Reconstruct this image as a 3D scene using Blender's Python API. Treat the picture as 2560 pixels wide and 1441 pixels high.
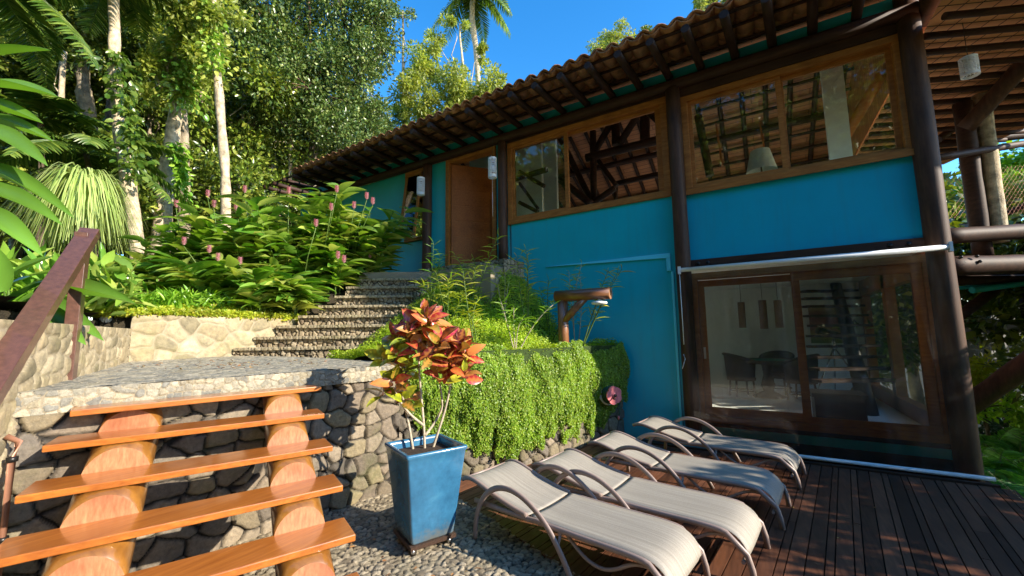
import bpy, math, random
import numpy as np
random.seed(5)
rng = np.random.default_rng(11)
scene = bpy.context.scene
for o in list(bpy.data.objects):
    bpy.data.objects.remove(o)
R = math.radians
# ------------------------------------------------------------------ camera
CAM_F = 1010.0 / 2560.0
YAW, PITCH, ROLL, EYE = R(-31.41), R(6.49), R(-.79), 1.75
cy, sy, cp, sp, cr, sr = math.cos(YAW), math.sin(YAW), math.cos(PITCH), math.sin(PITCH), math.cos(ROLL), math.sin(ROLL)
FW = np.array([sy * cp, cy * cp, sp])
_r = np.array([cy, -sy, 0.0])
_u = np.cross(_r, FW)
RT = cr * _r + sr * _u
UP = -sr * _r + cr * _u
CP = np.array([0, 0, EYE])
cam_data = bpy.data.cameras.new('camera')
cam_data.sensor_width = 36.0
cam_data.lens = CAM_F * 36.0
cam_data.clip_start = 0.05
cam_data.clip_end = 2000
cam = bpy.data.objects.new('camera', cam_data)
scene.collection.objects.link(cam)
import mathutils
M = mathutils.Matrix(((RT[0], UP[0], -FW[0], 0), (RT[1], UP[1], -FW[1], 0), (RT[2], UP[2], -FW[2], EYE), (0, 0, 0, 1)))
cam.matrix_world = M
scene.camera = cam
# ------------------------------------------------------------------ sky, sun, exposure
SUN = np.array([.90, .11, .42]); SUN /= np.linalg.norm(SUN)
world = bpy.data.worlds.new('World'); scene.world = world; world.use_nodes = True
wn = world.node_tree; wn.nodes.clear()
sky = wn.nodes.new('ShaderNodeTexSky'); sky.sky_type = 'NISHITA'; sky.sun_disc = False
sky.sun_elevation = math.asin(SUN[2]); sky.sun_rotation = math.atan2(SUN[0], SUN[1])
sky.altitude = 300; sky.air_density = 1.0; sky.dust_density = 0.3; sky.ozone_density = 2.5
hs = wn.nodes.new('ShaderNodeHueSaturation'); hs.inputs['Saturation'].default_value = 1.35; hs.inputs['Value'].default_value = 1.9
bg = wn.nodes.new('ShaderNodeBackground'); bg.inputs['Strength'].default_value = 0.11
wo = wn.nodes.new('ShaderNodeOutputWorld')
wn.links.new(sky.outputs[0], hs.inputs['Color']); wn.links.new(hs.outputs[0], bg.inputs[0]); wn.links.new(bg.outputs[0], wo.inputs[0])
sl = bpy.data.lights.new('sun', 'SUN'); sl.energy = 5.0; sl.angle = R(.5); sl.color = (1.0, .90, .74)
so = bpy.data.objects.new('sun', sl); scene.collection.objects.link(so)
so.rotation_euler = mathutils.Vector(SUN).to_track_quat('Z', 'Y').to_euler()
so.location = (20, 5, 20)
scene.view_settings.view_transform = 'Standard'; scene.view_settings.look = 'None'
scene.view_settings.gamma = 1.0; scene.view_settings.exposure = 1.0
try:
    scene.cycles.max_bounces = 10; scene.cycles.transparent_max_bounces = 16; scene.cycles.diffuse_bounces = 4
except Exception: pass

# ------------------------------------------------------------------ picture -> place measurements (on real planes)
def ray(x, y): return RT * ((x - 1280) / 1010.0) - UP * ((y - 720.5) / 1010.0) + FW
def on(ax, v, x, y):
    d = ray(x, y); return CP + d * ((v - CP[ax]) / d[ax])
def atX(x, y, v): return on(0, v, x, y)
def atY(x, y, v): return on(1, v, x, y)
def atZ(x, y, v): return on(2, v, x, y)
def atD(x, y, d): return CP + ray(x, y) * d

# ------------------------------------------------------------------ mesh helpers
def V(*a): return np.array(a, float)
def unit(v):
    v = np.asarray(v, float); return v / (np.linalg.norm(v) + 1e-12)
class MB:
    def __init__(s): s.v = []; s.f = []; s.m = []; s.sm = []; s.n = 0; s.att = {}
    def add(s, verts, faces, m=0, smooth=False):
        verts = np.asarray(verts, float).reshape(-1, 3)
        s.v.append(verts); k = s.n
        for f in faces: s.f.append(tuple(i + k for i in f))
        s.m += [m] * len(faces); s.sm += [smooth] * len(faces); s.n += len(verts)
        return s
    def box(s, c, size, ax=None, m=0):
        c = np.asarray(c, float); hx, hy, hz = [q / 2 for q in size]
        A = np.eye(3) if ax is None else np.array([unit(a) for a in ax])
        vs = [c + A[0] * i * hx + A[1] * j * hy + A[2] * k * hz for i in (-1, 1) for j in (-1, 1) for k in (-1, 1)]
        return s.add(vs, [(0, 1, 3, 2), (4, 6, 7, 5), (0, 4, 5, 1), (2, 3, 7, 6), (0, 2, 6, 4), (1, 5, 7, 3)], m)
    def bx(s, x0, x1, y0, y1, z0, z1, m=0): return s.box(((x0 + x1) / 2, (y0 + y1) / 2, (z0 + z1) / 2), (x1 - x0, y1 - y0, z1 - z0), None, m)
    def bar(s, a, b, w, h, up=(0, 0, 1), m=0):
        a = np.asarray(a, float); b = np.asarray(b, float); d = unit(b - a); u = np.asarray(up, float)
        sd = np.cross(d, u)
        if np.linalg.norm(sd) < 1e-6: sd = np.cross(d, (1, 0, 0))
        sd = unit(sd); u2 = np.cross(sd, d)
        return s.box((a + b) / 2, (np.linalg.norm(b - a), w, h), (d, sd, u2), m)
    def tube(s, pts, r, n=10, m=0, smooth=True, flat=1.0, upv=(0, 0, 1), caps=True, capm=None):
        pts = np.asarray(pts, float); k = len(pts); r = np.full(k, r, float) if np.isscalar(r) else np.asarray(r, float)
        t = np.gradient(pts, axis=0) if k > 1 else np.array([[0, 0, 1.]])
        vs = []; ref = np.asarray(upv, float)
        for i in range(k):
            d = unit(t[i]); sd = np.cross(d, ref)
            if np.linalg.norm(sd) < 1e-3: sd = np.cross(d, (1, .3, 0))
            sd = unit(sd); u = np.cross(sd, d)
            for j in range(n):
                a = 2 * math.pi * j / n; vs.append(pts[i] + (sd * math.cos(a) + u * math.sin(a) * flat) * r[i])
        fs = [(i * n + j, i * n + (j + 1) % n, (i + 1) * n + (j + 1) % n, (i + 1) * n + j) for i in range(k - 1) for j in range(n)]
        s.add(vs, fs, m, smooth)
        if caps:
            base = s.n - k * n
            s.f.append(tuple(base + j for j in range(n))[::-1]); s.f.append(tuple(base + (k - 1) * n + j for j in range(n)))
            cm = m if capm is None else capm
            s.m += [cm, cm]; s.sm += [False, False]
        return s
    def lathe(s, c, prof, n=20, m=0, smooth=True, axis=(0, 0, 1)):
        c = np.asarray(c, float); ax = unit(axis); a1 = np.cross(ax, (0, 1, 0))
        if np.linalg.norm(a1) < 1e-3: a1 = np.cross(ax, (1, 0, 0))
        a1 = unit(a1); a2 = np.cross(ax, a1); vs = []
        for r, z in prof:
            for j in range(n):
                a = 2 * math.pi * j / n; vs.append(c + ax * z + (a1 * math.cos(a) + a2 * math.sin(a)) * r)
        k = len(prof)
        return s.add(vs, [(i * n + j, i * n + (j + 1) % n, (i + 1) * n + (j + 1) % n, (i + 1) * n + j) for i in range(k - 1) for j in range(n)], m, smooth)
    def prism(s, poly, z0, z1, m=0):
        n = len(poly); z0 = [z0] * n if np.isscalar(z0) else z0; z1 = [z1] * n if np.isscalar(z1) else z1
        vs = [(p[0], p[1], z0[i]) for i, p in enumerate(poly)] + [(p[0], p[1], z1[i]) for i, p in enumerate(poly)]
        fs = [tuple(range(n))[::-1], tuple(range(n, 2 * n))] + [(i, (i + 1) % n, n + (i + 1) % n, n + i) for i in range(n)]
        return s.add(vs, fs, m)
    def extr(s, pts, vec, m=0):
        pts = np.asarray(pts, float); n = len(pts); vec = np.asarray(vec, float)
        return s.add(np.vstack([pts, pts + vec]), [tuple(range(n))[::-1], tuple(range(n, 2 * n))] + [(i, (i + 1) % n, n + (i + 1) % n, n + i) for i in range(n)], m)
def world_loc(p):
    l = V(0, 0, 0)
    while p is not None:
        l = l + np.array(p.location); p = p.parent
    return l
def raw_mesh(name, v, loops, sizes, mats, midx=None, smooth=None, attrs=None):
    me = bpy.data.meshes.new(name)
    v = np.asarray(v, np.float32); nv = len(v); me.vertices.add(nv); me.vertices.foreach_set('co', v.ravel())
    loops = np.asarray(loops, np.int32); sizes = np.asarray(sizes, np.int32)
    me.loops.add(len(loops)); me.loops.foreach_set('vertex_index', loops)
    me.polygons.add(len(sizes)); st = np.zeros(len(sizes), np.int32); st[1:] = np.cumsum(sizes)[:-1]
    me.polygons.foreach_set('loop_start', st); me.polygons.foreach_set('loop_total', sizes)
    if midx is not None: me.polygons.foreach_set('material_index', np.asarray(midx, np.int32))
    if smooth is not None: me.polygons.foreach_set('use_smooth', np.asarray(smooth, bool))
    for mt in mats: me.materials.append(mt)
    if attrs:
        for k, a in attrs.items():
            at = me.attributes.new(k, 'FLOAT', 'POINT'); at.data.foreach_set('value', np.asarray(a, np.float32))
    me.update(calc_edges=True)
    return me
def link(name, me, parent=None, loc=None):
    o = bpy.data.objects.new(name, me); scene.collection.objects.link(o)
    if parent is not None: o.parent = parent
    if loc is not None: o.location = loc
    return o
def obj(name, mb, mat, parent=None, local=False, origin=None, bevel=0):
    mats = mat if isinstance(mat, (list, tuple)) else [mat]
    v = np.vstack(mb.v)
    if parent is not None: off = V(0, 0, 0) if local else world_loc(parent)
    elif origin is not None: off = np.asarray(origin, float)
    else:
        off = V(0, 0, 0) if local else V((v[:, 0].min() + v[:, 0].max()) / 2, (v[:, 1].min() + v[:, 1].max()) / 2, v[:, 2].min())
    sizes = [len(f) for f in mb.f]; loops = [i for f in mb.f for i in f]
    me = raw_mesh(name, v - off, loops, sizes, mats, mb.m, mb.sm)
    o = link(name, me, parent, None if parent is not None else tuple(off))
    if bevel:
        b = o.modifiers.new('bevel', 'BEVEL'); b.width = bevel; b.segments = 2; b.limit_method = 'ANGLE'; b.angle_limit = R(40)
    return o
def tag(o, label, cat, group=None):
    o['label'] = label; o['category'] = cat
    if group: o['group'] = group
    return o
def thing(name, label, cat, loc, rz=0, group=None):
    o = bpy.data.objects.new(name, None); scene.collection.objects.link(o); o.empty_display_size = .2
    o.location = tuple(float(q) for q in loc); o.rotation_euler = (0, 0, rz)
    return tag(o, label, cat, group)
def struct(o, kind='structure', label=None):
    o['kind'] = kind
    if label: o['label'] = label
    return o
def dup(root, loc, rz, label=None, group=None, scale=None):
    def cp(o, par):
        c = o.copy(); scene.collection.objects.link(c)
        if par is not None: c.parent = par
        for ch in list(o.children): cp(ch, c)
        return c
    r = cp(root, None); r.location = tuple(float(q) for q in loc); r.rotation_euler = (0, 0, rz)
    if scale is not None: r.scale = scale if hasattr(scale, '__len__') else (scale,) * 3
    if label: r['label'] = label
    if group: r['group'] = group
    return r

# ------------------------------------------------------------------ materials
def mat_new(name):
    m = bpy.data.materials.new(name); m.use_nodes = True; nt = m.node_tree
    return m, nt, nt.nodes['Principled BSDF']
def setp(b, **k):
    for a, v in k.items():
        a = a.replace('_', ' ')
        if a in b.inputs: b.inputs[a].default_value = v if not (hasattr(v, '__len__') and len(v) == 3) else (*v, 1)
def N(nt, t, **k):
    n = nt.nodes.new(t)
    for a, v in k.items():
        if a in n.inputs: n.inputs[a].default_value = v
        else: setattr(n, a, v)
    return n
def coords(nt, scale=(1, 1, 1), space='Object', rot=(0, 0, 0)):
    tc = N(nt, 'ShaderNodeTexCoord'); mp = N(nt, 'ShaderNodeMapping'); mp.inputs['Scale'].default_value = scale; mp.inputs['Rotation'].default_value = rot
    nt.links.new(tc.outputs[space], mp.inputs[0]); return mp.outputs[0]
def ramp(nt, fac, stops):
    r = N(nt, 'ShaderNodeValToRGB'); e = r.color_ramp.elements
    while len(e) < len(stops): e.new(.5)
    for i, (p, c) in enumerate(stops): e[i].position = p; e[i].color = (*c, 1)
    nt.links.new(fac, r.inputs[0]); return r.outputs[0]
def noise(nt, vec, scale, detail=4, rough=.55):
    n = N(nt, 'ShaderNodeTexNoise'); n.inputs['Scale'].default_value = scale; n.inputs['Detail'].default_value = detail; n.inputs['Roughness'].default_value = rough
    if vec is not None: nt.links.new(vec, n.inputs['Vector'])
    return n.outputs['Fac']
def mixc(nt, fac, a, b, mode='MIX'):
    m = N(nt, 'ShaderNodeMix', data_type='RGBA', blend_type=mode)
    for sock, val in ((0, fac), (6, a), (7, b)):
        if hasattr(val, 'default_value'): nt.links.new(val, m.inputs[sock])
        else: m.inputs[sock].default_value = val if sock == 0 else (*val, 1)
    return m.outputs[2]
def bump(nt, b, h, s=.3, d=.01):
    n = N(nt, 'ShaderNodeBump'); n.inputs['Strength'].default_value = s; n.inputs['Distance'].default_value = d
    nt.links.new(h, n.inputs['Height']); nt.links.new(n.outputs[0], b.inputs['Normal'])
def simple(name, col, rough=.6, var=.12, scale=6, metal=0, coat=0, bs=.1, bd=.004, spec=.5):
    m, nt, b = mat_new(name); c = coords(nt); f = noise(nt, c, scale, 5)
    k1 = tuple(max(0, q * (1 - var)) for q in col); k2 = tuple(min(1, q * (1 + var)) for q in col)
    nt.links.new(ramp(nt, f, [(.3, k1), (.7, k2)]), b.inputs['Base Color'])
    setp(b, Roughness=rough, Metallic=metal, Coat_Weight=coat, Specular_IOR_Level=spec)
    if bs: bump(nt, b, noise(nt, c, scale * 8, 4), bs, bd)
    return m
def wood(name, c1, c2, grain=(2, 25, 25), rough=.45, coat=0, bs=.25, space='Object', dark=None, spec=.5, crough=.15, rot=(0, 0, 0)):
    m, nt, b = mat_new(name); c = coords(nt, grain, space, rot); n1 = noise(nt, c, 1.6, 7, .62)
    col = ramp(nt, n1, [(.3, c1), (.52, tuple((a + q) / 2 for a, q in zip(c1, c2))), (.72, c2)])
    c3 = coords(nt); n2 = noise(nt, c3, 2.3, 4)
    d = dark or tuple(q * .45 for q in c1)
    f = N(nt, 'ShaderNodeMapRange'); f.inputs[1].default_value = .5; f.inputs[2].default_value = .8; f.inputs[3].default_value = 0; f.inputs[4].default_value = .7
    nt.links.new(n2, f.inputs[0]); col = mixc(nt, f.outputs[0], col, d)
    nt.links.new(col, b.inputs['Base Color']); setp(b, Roughness=rough, Coat_Weight=coat, Coat_Roughness=crough, Specular_IOR_Level=spec)
    bump(nt, b, n1, bs, .004); return m
def leafmat(name, cols, rough=.4, trans=.35, tcol=None, bright=1.0):
    m, nt, b = mat_new(name)
    g = N(nt, 'ShaderNodeNewGeometry'); n = len(cols)
    stops = [(i / (n - 1), cols[i]) for i in range(n)]
    col = ramp(nt, g.outputs['Random Per Island'], stops)
    c = coords(nt); f = noise(nt, c, 1.3, 3)
    v = N(nt, 'ShaderNodeMapRange'); v.inputs[1].default_value = .3; v.inputs[2].default_value = .7; v.inputs[3].default_value = .75 * bright; v.inputs[4].default_value = 1.25 * bright
    nt.links.new(f, v.inputs[0]); sc = N(nt, 'ShaderNodeVectorMath', operation='SCALE'); nt.links.new(col, sc.inputs[0]); nt.links.new(v.outputs[0], sc.inputs['Scale'])
    nt.links.new(sc.outputs[0], b.inputs['Base Color']); setp(b, Roughness=rough)
    tr = N(nt, 'ShaderNodeBsdfTranslucent')
    hsv = N(nt, 'ShaderNodeHueSaturation'); hsv.inputs['Hue'].default_value = .49; hsv.inputs['Saturation'].default_value = 1.1; hsv.inputs['Value'].default_value = 1.7
    nt.links.new(sc.outputs[0], hsv.inputs['Color']); nt.links.new(hsv.outputs[0], tr.inputs[0])
    mx = N(nt, 'ShaderNodeMixShader'); mx.inputs[0].default_value = trans
    out = nt.nodes['Material Output']; nt.links.new(b.outputs[0], mx.inputs[1]); nt.links.new(tr.outputs[0], mx.inputs[2]); nt.links.new(mx.outputs[0], out.inputs[0])
    return m
def stonemat(name, stones, mortar, moss=.25, mosscol=(.07, .09, .03), rough=.85, ns=30):
    m, nt, b = mat_new(name)
    a1 = N(nt, 'ShaderNodeAttribute', attribute_name='cell'); a2 = N(nt, 'ShaderNodeAttribute', attribute_name='joint')
    n = len(stones); col = ramp(nt, a1.outputs['Fac'], [(i / (n - 1), stones[i]) for i in range(n)])
    c = coords(nt); f = noise(nt, c, ns, 8, .7); f2 = noise(nt, c, 3.0, 5, .6)
    col = mixc(nt, .55, col, ramp(nt, f, [(.3, (.25, .25, .25)), (.7, (.95, .92, .85))]), 'OVERLAY')
    col = mixc(nt, a2.outputs['Fac'], mixc(nt, f2, mortar, tuple(q * .6 for q in mortar)), col)
    if moss:
        r = N(nt, 'ShaderNodeMapRange'); r.inputs[1].default_value = .52; r.inputs[2].default_value = .68; r.inputs[4].default_value = moss
        nt.links.new(noise(nt, c, 2.2, 7, .65), r.inputs[0]); col = mixc(nt, r.outputs[0], col, mosscol)
    nt.links.new(col, b.inputs['Base Color']); setp(b, Roughness=rough)
    bump(nt, b, f, .6, .02); return m
MT = {}
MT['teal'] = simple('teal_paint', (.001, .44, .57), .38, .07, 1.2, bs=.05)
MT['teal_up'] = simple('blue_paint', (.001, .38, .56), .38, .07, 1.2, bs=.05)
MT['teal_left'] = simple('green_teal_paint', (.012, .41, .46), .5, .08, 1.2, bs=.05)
MT['painted_sun_strip'] = simple('painted_sunlight', (.10, .72, .95), .4, .03, 3, bs=.05)  # sunlight on the lower wall put into a pale colour
MT['log'] = wood('dark_log', (.045, .019, .010), (.115, .052, .026), (14, 14, 1.5), .6, .0, spec=.35, bs=.5)
MT['logx'] = wood('dark_log_beam', (.030, .013, .008), (.075, .034, .018), (1.5, 14, 14), .62, .0, spec=.3)
MT['logy'] = wood('dark_log_rafter', (.030, .013, .008), (.07, .032, .018), (14, 1.5, 14), .62, .0, spec=.3)
MT['frame'] = wood('window_frame_wood', (.27, .09, .016), (.48, .19, .042), (3, 20, 20), .6, .0, spec=.25)
MT['doorw'] = wood('door_wood', (.24, .07, .012), (.42, .14, .028), (2.5, 25, 25), .55, .0, spec=.25)
MT['tread'] = wood('varnished_tread', (.30, .085, .012), (.52, .175, .028), (22, 1.6, 30), .35, .8, .10, dark=(.24, .065, .012), crough=.14)
MT['slog'] = wood('varnished_log', (.19, .075, .013), (.34, .15, .028), (3, 10, 10), .3, .9, .08, dark=(.20, .07, .012), crough=.12)
MT['endgrain'] = wood('log_end_grain', (.34, .13, .06), (.52, .26, .13), (5, 40, 9), .35, .6, .15, dark=(.22, .05, .02))
MT['rail'] = simple('brown_painted_rail', (.105, .046, .032), .4, .25, 30, coat=.3, bs=.35, bd=.003)
MT['deck'] = wood('deck_wood', (.075, .031, .018), (.175, .07, .036), (25, 2, 25), .5, .04, .3, crough=.3, spec=.3)
MT['black'] = simple('black_void', (.012, .011, .010), .8, .2)
MT['metal_dark'] = simple('black_metal', (.03, .028, .027), .35, .2, metal=.6)
MT['chrome'] = simple('brushed_silver', (.6, .6, .62), .25, .08, metal=1.0)
MT['white'] = simple('white_paint', (.78, .78, .76), .5, .05)
MT['roomwhite'] = simple('room_plaster', (.85, .84, .80), .8, .04)
MT['ceramic'] = simple('white_ceramic', (.86, .86, .85), .3, .03, bs=.03)
MT['alu'] = simple('white_aluminium', (.78, .79, .80), .35, .06, metal=.0, bs=.03)
MT['frame_l'] = simple('taupe_powder_coat', (.30, .225, .195), .38, .06, 12, bs=.05)
MT['rubber'] = simple('green_hose_rubber', (.01, .06, .03), .4, .2)
MT['pink'] = simple('pink_reel', (.75, .18, .19), .5, .15, 14)
MT['bark'] = simple('pale_bark', (.32, .26, .18), .9, .55, 5, bs=.9, bd=.03)
MT['barkpale'] = simple('cream_bark', (.52, .42, .28), .85, .5, 9, bs=.7, bd=.02)
MT['barkred'] = simple('reddish_bark', (.28, .17, .12), .9, .4, 6, bs=1, bd=.04)
MT['barkdark'] = simple('dark_bark', (.12, .09, .06), .9, .4, 6, bs=1, bd=.04)
MT['stem'] = simple('green_stem', (.10, .17, .03), .5, .3, 20)
MT['stemgrey'] = simple('grey_stem', (.45, .38, .28), .8, .25, 40, bs=.5)
MT['soil'] = simple('dark_soil', (.05, .03, .018), .95, .5, 30, bs=1, bd=.02)
MT['copper'] = simple('copper_pipe', (.45, .22, .14), .4, .2, metal=.5)
MT['rattan'] = simple('dark_rattan', (.07, .035, .02), .6, .3, 60, bs=1, bd=.01)
MT['felt'] = simple('green_felt', (.01, .16, .09), .9, .1)
MT['lantern'] = simple('brown_lantern', (.20, .11, .06), .8, .3, 60)
MT['shade'] = simple('cream_lampshade', (.72, .66, .52), .8, .08, 30)
MT['orangewood'] = wood('orange_timber', (.42, .12, .03), (.60, .22, .06), (3, 3, 20), .4, .3)
MT['boards'] = None
def mk_special():
    # sling fabric
    m, nt, b = mat_new('sling_mesh_fabric'); c = coords(nt, (1.2, 60, 1.2)); f = noise(nt, c, 1.0, 4, .7)
    c2 = coords(nt, (260, 260, 260)); f2 = noise(nt, c2, 1.0, 2)
    col = ramp(nt, f, [(.3, (.24, .215, .18)), (.5, (.31, .28, .235)), (.7, (.38, .345, .29))])
    col = mixc(nt, .25, col, ramp(nt, f2, [(.4, (.3, .3, .3)), (.6, (.8, .8, .8))]), 'OVERLAY')
    nt.links.new(col, b.inputs['Base Color']); setp(b, Roughness=.6); bump(nt, b, f2, .3, .002); MT['sling'] = m
    # terracotta tile
    m, nt, b = mat_new('terracotta_tile'); c = coords(nt); f = noise(nt, c, 2.5, 7, .7); f2 = noise(nt, coords(nt, (4.2, 2.5, 1)), 1, 1)
    col = ramp(nt, f, [(.3, (.10, .045, .022)), (.5, (.42, .19, .08)), (.7, (.60, .33, .16))])
    col = mixc(nt, .35, col, ramp(nt, f2, [(.35, (.35, .28, .24)), (.65, (.9, .8, .7))]), 'MULTIPLY')
    nt.links.new(col, b.inputs['Base Color']); setp(b, Roughness=.85); bump(nt, b, noise(nt, c, 30, 6), .5, .01); MT['tile'] = m
    # boards ceiling (planks across)
    m, nt, b = mat_new('ceiling_boards'); c = coords(nt, (1, 1, 1)); br = N(nt, 'ShaderNodeTexBrick')
    br.offset = .5; br.inputs['Scale'].default_value = 1.0; br.inputs['Mortar Size'].default_value = .006; br.inputs['Brick Width'].default_value = 2.4; br.inputs['Row Height'].default_value = .14
    br.inputs['Color1'].default_value = (.50, .20, .075, 1); br.inputs['Color2'].default_value = (.36, .14, .05, 1); br.inputs['Mortar'].default_value = (.05, .02, .01, 1)
    nt.links.new(c, br.inputs['Vector']); g = noise(nt, coords(nt, (3, 30, 30)), 1.5, 5)
    col = mixc(nt, .5, br.outputs['Color'], ramp(nt, g, [(.3, (.3, .3, .3)), (.7, (.8, .8, .8))]), 'OVERLAY')
    nt.links.new(col, b.inputs['Base Color']); setp(b, Roughness=.5); MT['boards'] = m
    m, nt, b = mat_new('veranda_tile_underside'); c = coords(nt, (1, 1, 1)); br = N(nt, 'ShaderNodeTexBrick')
    br.offset = 0; br.inputs['Scale'].default_value = 1.0; br.inputs['Mortar Size'].default_value = .008; br.inputs['Brick Width'].default_value = .20; br.inputs['Row Height'].default_value = .36
    br.inputs['Color1'].default_value = (.80, .36, .15, 1); br.inputs['Color2'].default_value = (.65, .27, .11, 1); br.inputs['Mortar'].default_value = (.06, .025, .012, 1)
    nt.links.new(c, br.inputs['Vector']); nt.links.new(br.outputs['Color'], b.inputs['Base Color']); setp(b, Roughness=.7); MT['vtile'] = m
    # window glass
    def glassy(name, fac0, tint, mottle=0):
        m, nt, b = mat_new(name); nt.nodes.remove(b)
        t = N(nt, 'ShaderNodeBsdfTransparent'); t.inputs[0].default_value = (*tint, 1); g = N(nt, 'ShaderNodeBsdfGlossy'); g.inputs['Roughness'].default_value = .02 if not mottle else .12
        fr = N(nt, 'ShaderNodeFresnel'); fr.inputs['IOR'].default_value = 1.36 if fac0 == .03 else 1.5
        ad = N(nt, 'ShaderNodeMath', operation='ADD'); ad.inputs[1].default_value = fac0; ad.use_clamp = True; nt.links.new(fr.outputs[0], ad.inputs[0])
        mx = N(nt, 'ShaderNodeMixShader'); nt.links.new(ad.outputs[0], mx.inputs[0]); nt.links.new(t.outputs[0], mx.inputs[1]); nt.links.new(g.outputs[0], mx.inputs[2])
        last = mx.outputs[0]
        if mottle:
            d = N(nt, 'ShaderNodeBsdfTranslucent'); d.inputs[0].default_value = (.8, .8, .78, 1); d2 = N(nt, 'ShaderNodeBsdfDiffuse'); d2.inputs[0].default_value = (.75, .75, .72, 1)
            dm = N(nt, 'ShaderNodeMixShader'); dm.inputs[0].default_value = .5; nt.links.new(d.outputs[0], dm.inputs[1]); nt.links.new(d2.outputs[0], dm.inputs[2])
            c = coords(nt, (9, 9, .7)); f = noise(nt, c, 1.2, 6, .65); r = N(nt, 'ShaderNodeMapRange'); r.inputs[1].default_value = .45; r.inputs[2].default_value = .8; r.inputs[3].default_value = .015; r.inputs[4].default_value = mottle
            nt.links.new(f, r.inputs[0]); m2 = N(nt, 'ShaderNodeMixShader'); nt.links.new(r.outputs[0], m2.inputs[0]); nt.links.new(last, m2.inputs[1]); nt.links.new(dm.outputs[0], m2.inputs[2]); last = m2.outputs[0]
        nt.links.new(last, nt.nodes['Material Output'].inputs[0]); return m
    MT['glass'] = glassy('window_glass', .03, (.88, .93, .90))
    MT['glass_low'] = glassy('door_glass', .05, (.93, .96, .94))
    MT['sheet'] = glassy('clear_vinyl_sheet', .05, (.95, .95, .94), .12)
    # glazed pot
    m, nt, b = mat_new('blue_glaze'); c = coords(nt); f = noise(nt, c, 3, 8, .7); f2 = noise(nt, c, 14, 6, .7)
    col = ramp(nt, f, [(.3, (.018, .08, .16)), (.55, (.035, .15, .28)), (.75, (.075, .25, .36))])
    tc = N(nt, 'ShaderNodeTexCoord'); sx = N(nt, 'ShaderNodeSeparateXYZ'); nt.links.new(tc.outputs['Object'], sx.inputs[0])
    ad = N(nt, 'ShaderNodeMath', operation='MULTIPLY_ADD'); nt.links.new(f2, ad.inputs[0]); ad.inputs[1].default_value = .35; nt.links.new(sx.outputs['Z'], ad.inputs[2])
    r = N(nt, 'ShaderNodeMapRange'); r.inputs[1].default_value = .20; r.inputs[2].default_value = .36; r.inputs[3].default_value = .9; r.inputs[4].default_value = 0; nt.links.new(ad.outputs[0], r.inputs[0])
    col = mixc(nt, r.outputs[0], col, (.16, .14, .09)); nt.links.new(col, b.inputs['Base Color']); setp(b, Roughness=.25, Coat_Weight=.6, Coat_Roughness=.1); bump(nt, b, f2, .15, .005); MT['pot'] = m
    # painting: flat abstract field of warm and green blotches
    m, nt, b = mat_new('painted_canvas'); c = coords(nt); f = noise(nt, c, 4, 5, .7); sx = N(nt, 'ShaderNodeSeparateXYZ'); nt.links.new(c, sx.inputs[0])
    ad = N(nt, 'ShaderNodeMath', operation='MULTIPLY_ADD'); nt.links.new(f, ad.inputs[0]); ad.inputs[1].default_value = .5; nt.links.new(sx.outputs['Z'], ad.inputs[2])
    nt.links.new(ramp(nt, ad.outputs[0], [(.2, (.05, .16, .06)), (.4, (.45, .34, .10)), (.62, (.40, .16, .12)), (.85, (.22, .06, .07)), (1.0, (.40, .30, .14))]), b.inputs['Base Color']); MT['canvas'] = m
    # croton leaf
    m, nt, b = mat_new('croton_leaf'); g = N(nt, 'ShaderNodeNewGeometry'); ri = g.outputs['Random Per Island']
    col = ramp(nt, ri, [(0, (.12, .02, .025)), (.12, (.30, .03, .04)), (.24, (.60, .05, .05)), (.34, (.80, .17, .05)), (.44, (.85, .40, .12)), (.54, (.09, .035, .025)), (.66, (.70, .06, .12)), (.78, (.07, .05, .02)), (.88, (.50, .42, .04)), (1, (.80, .30, .12))])
    at = N(nt, 'ShaderNodeAttribute', attribute_name='vein'); vr = N(nt, 'ShaderNodeMapRange'); vr.inputs[1].default_value = .5; vr.inputs[2].default_value = .9; vr.inputs[4].default_value = .55; nt.links.new(at.outputs['Fac'], vr.inputs[0])
    col = mixc(nt, vr.outputs[0], col, (.80, .34, .07)); nt.links.new(col, b.inputs['Base Color']); setp(b, Roughness=.28, Coat_Weight=.4)
    tr = N(nt, 'ShaderNodeBsdfTranslucent'); nt.links.new(col, tr.inputs[0]); mx = N(nt, 'ShaderNodeMixShader'); mx.inputs[0].default_value = .3
    nt.links.new(b.outputs[0], mx.inputs[1]); nt.links.new(tr.outputs[0], mx.inputs[2]); nt.links.new(mx.outputs[0], nt.nodes['Material Output'].inputs[0]); MT['croton'] = m
    m2 = m.copy(); m2.name = 'croton_leaf_yellow'; nt = m2.node_tree
    rp = [n for n in nt.nodes if n.type == 'VALTORGB'][0].color_ramp.elements
    for i, e in enumerate(rp): e.color = [(.45, .50, .03, 1), (.60, .58, .04, 1), (.30, .38, .03, 1), (.70, .60, .05, 1)][i % 4]
    mm = [n for n in nt.nodes if n.type == 'MIX'][0]; mm.inputs[7].default_value = (.10, .17, .02, 1); MT['croton_y'] = m2
mk_special()
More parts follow.
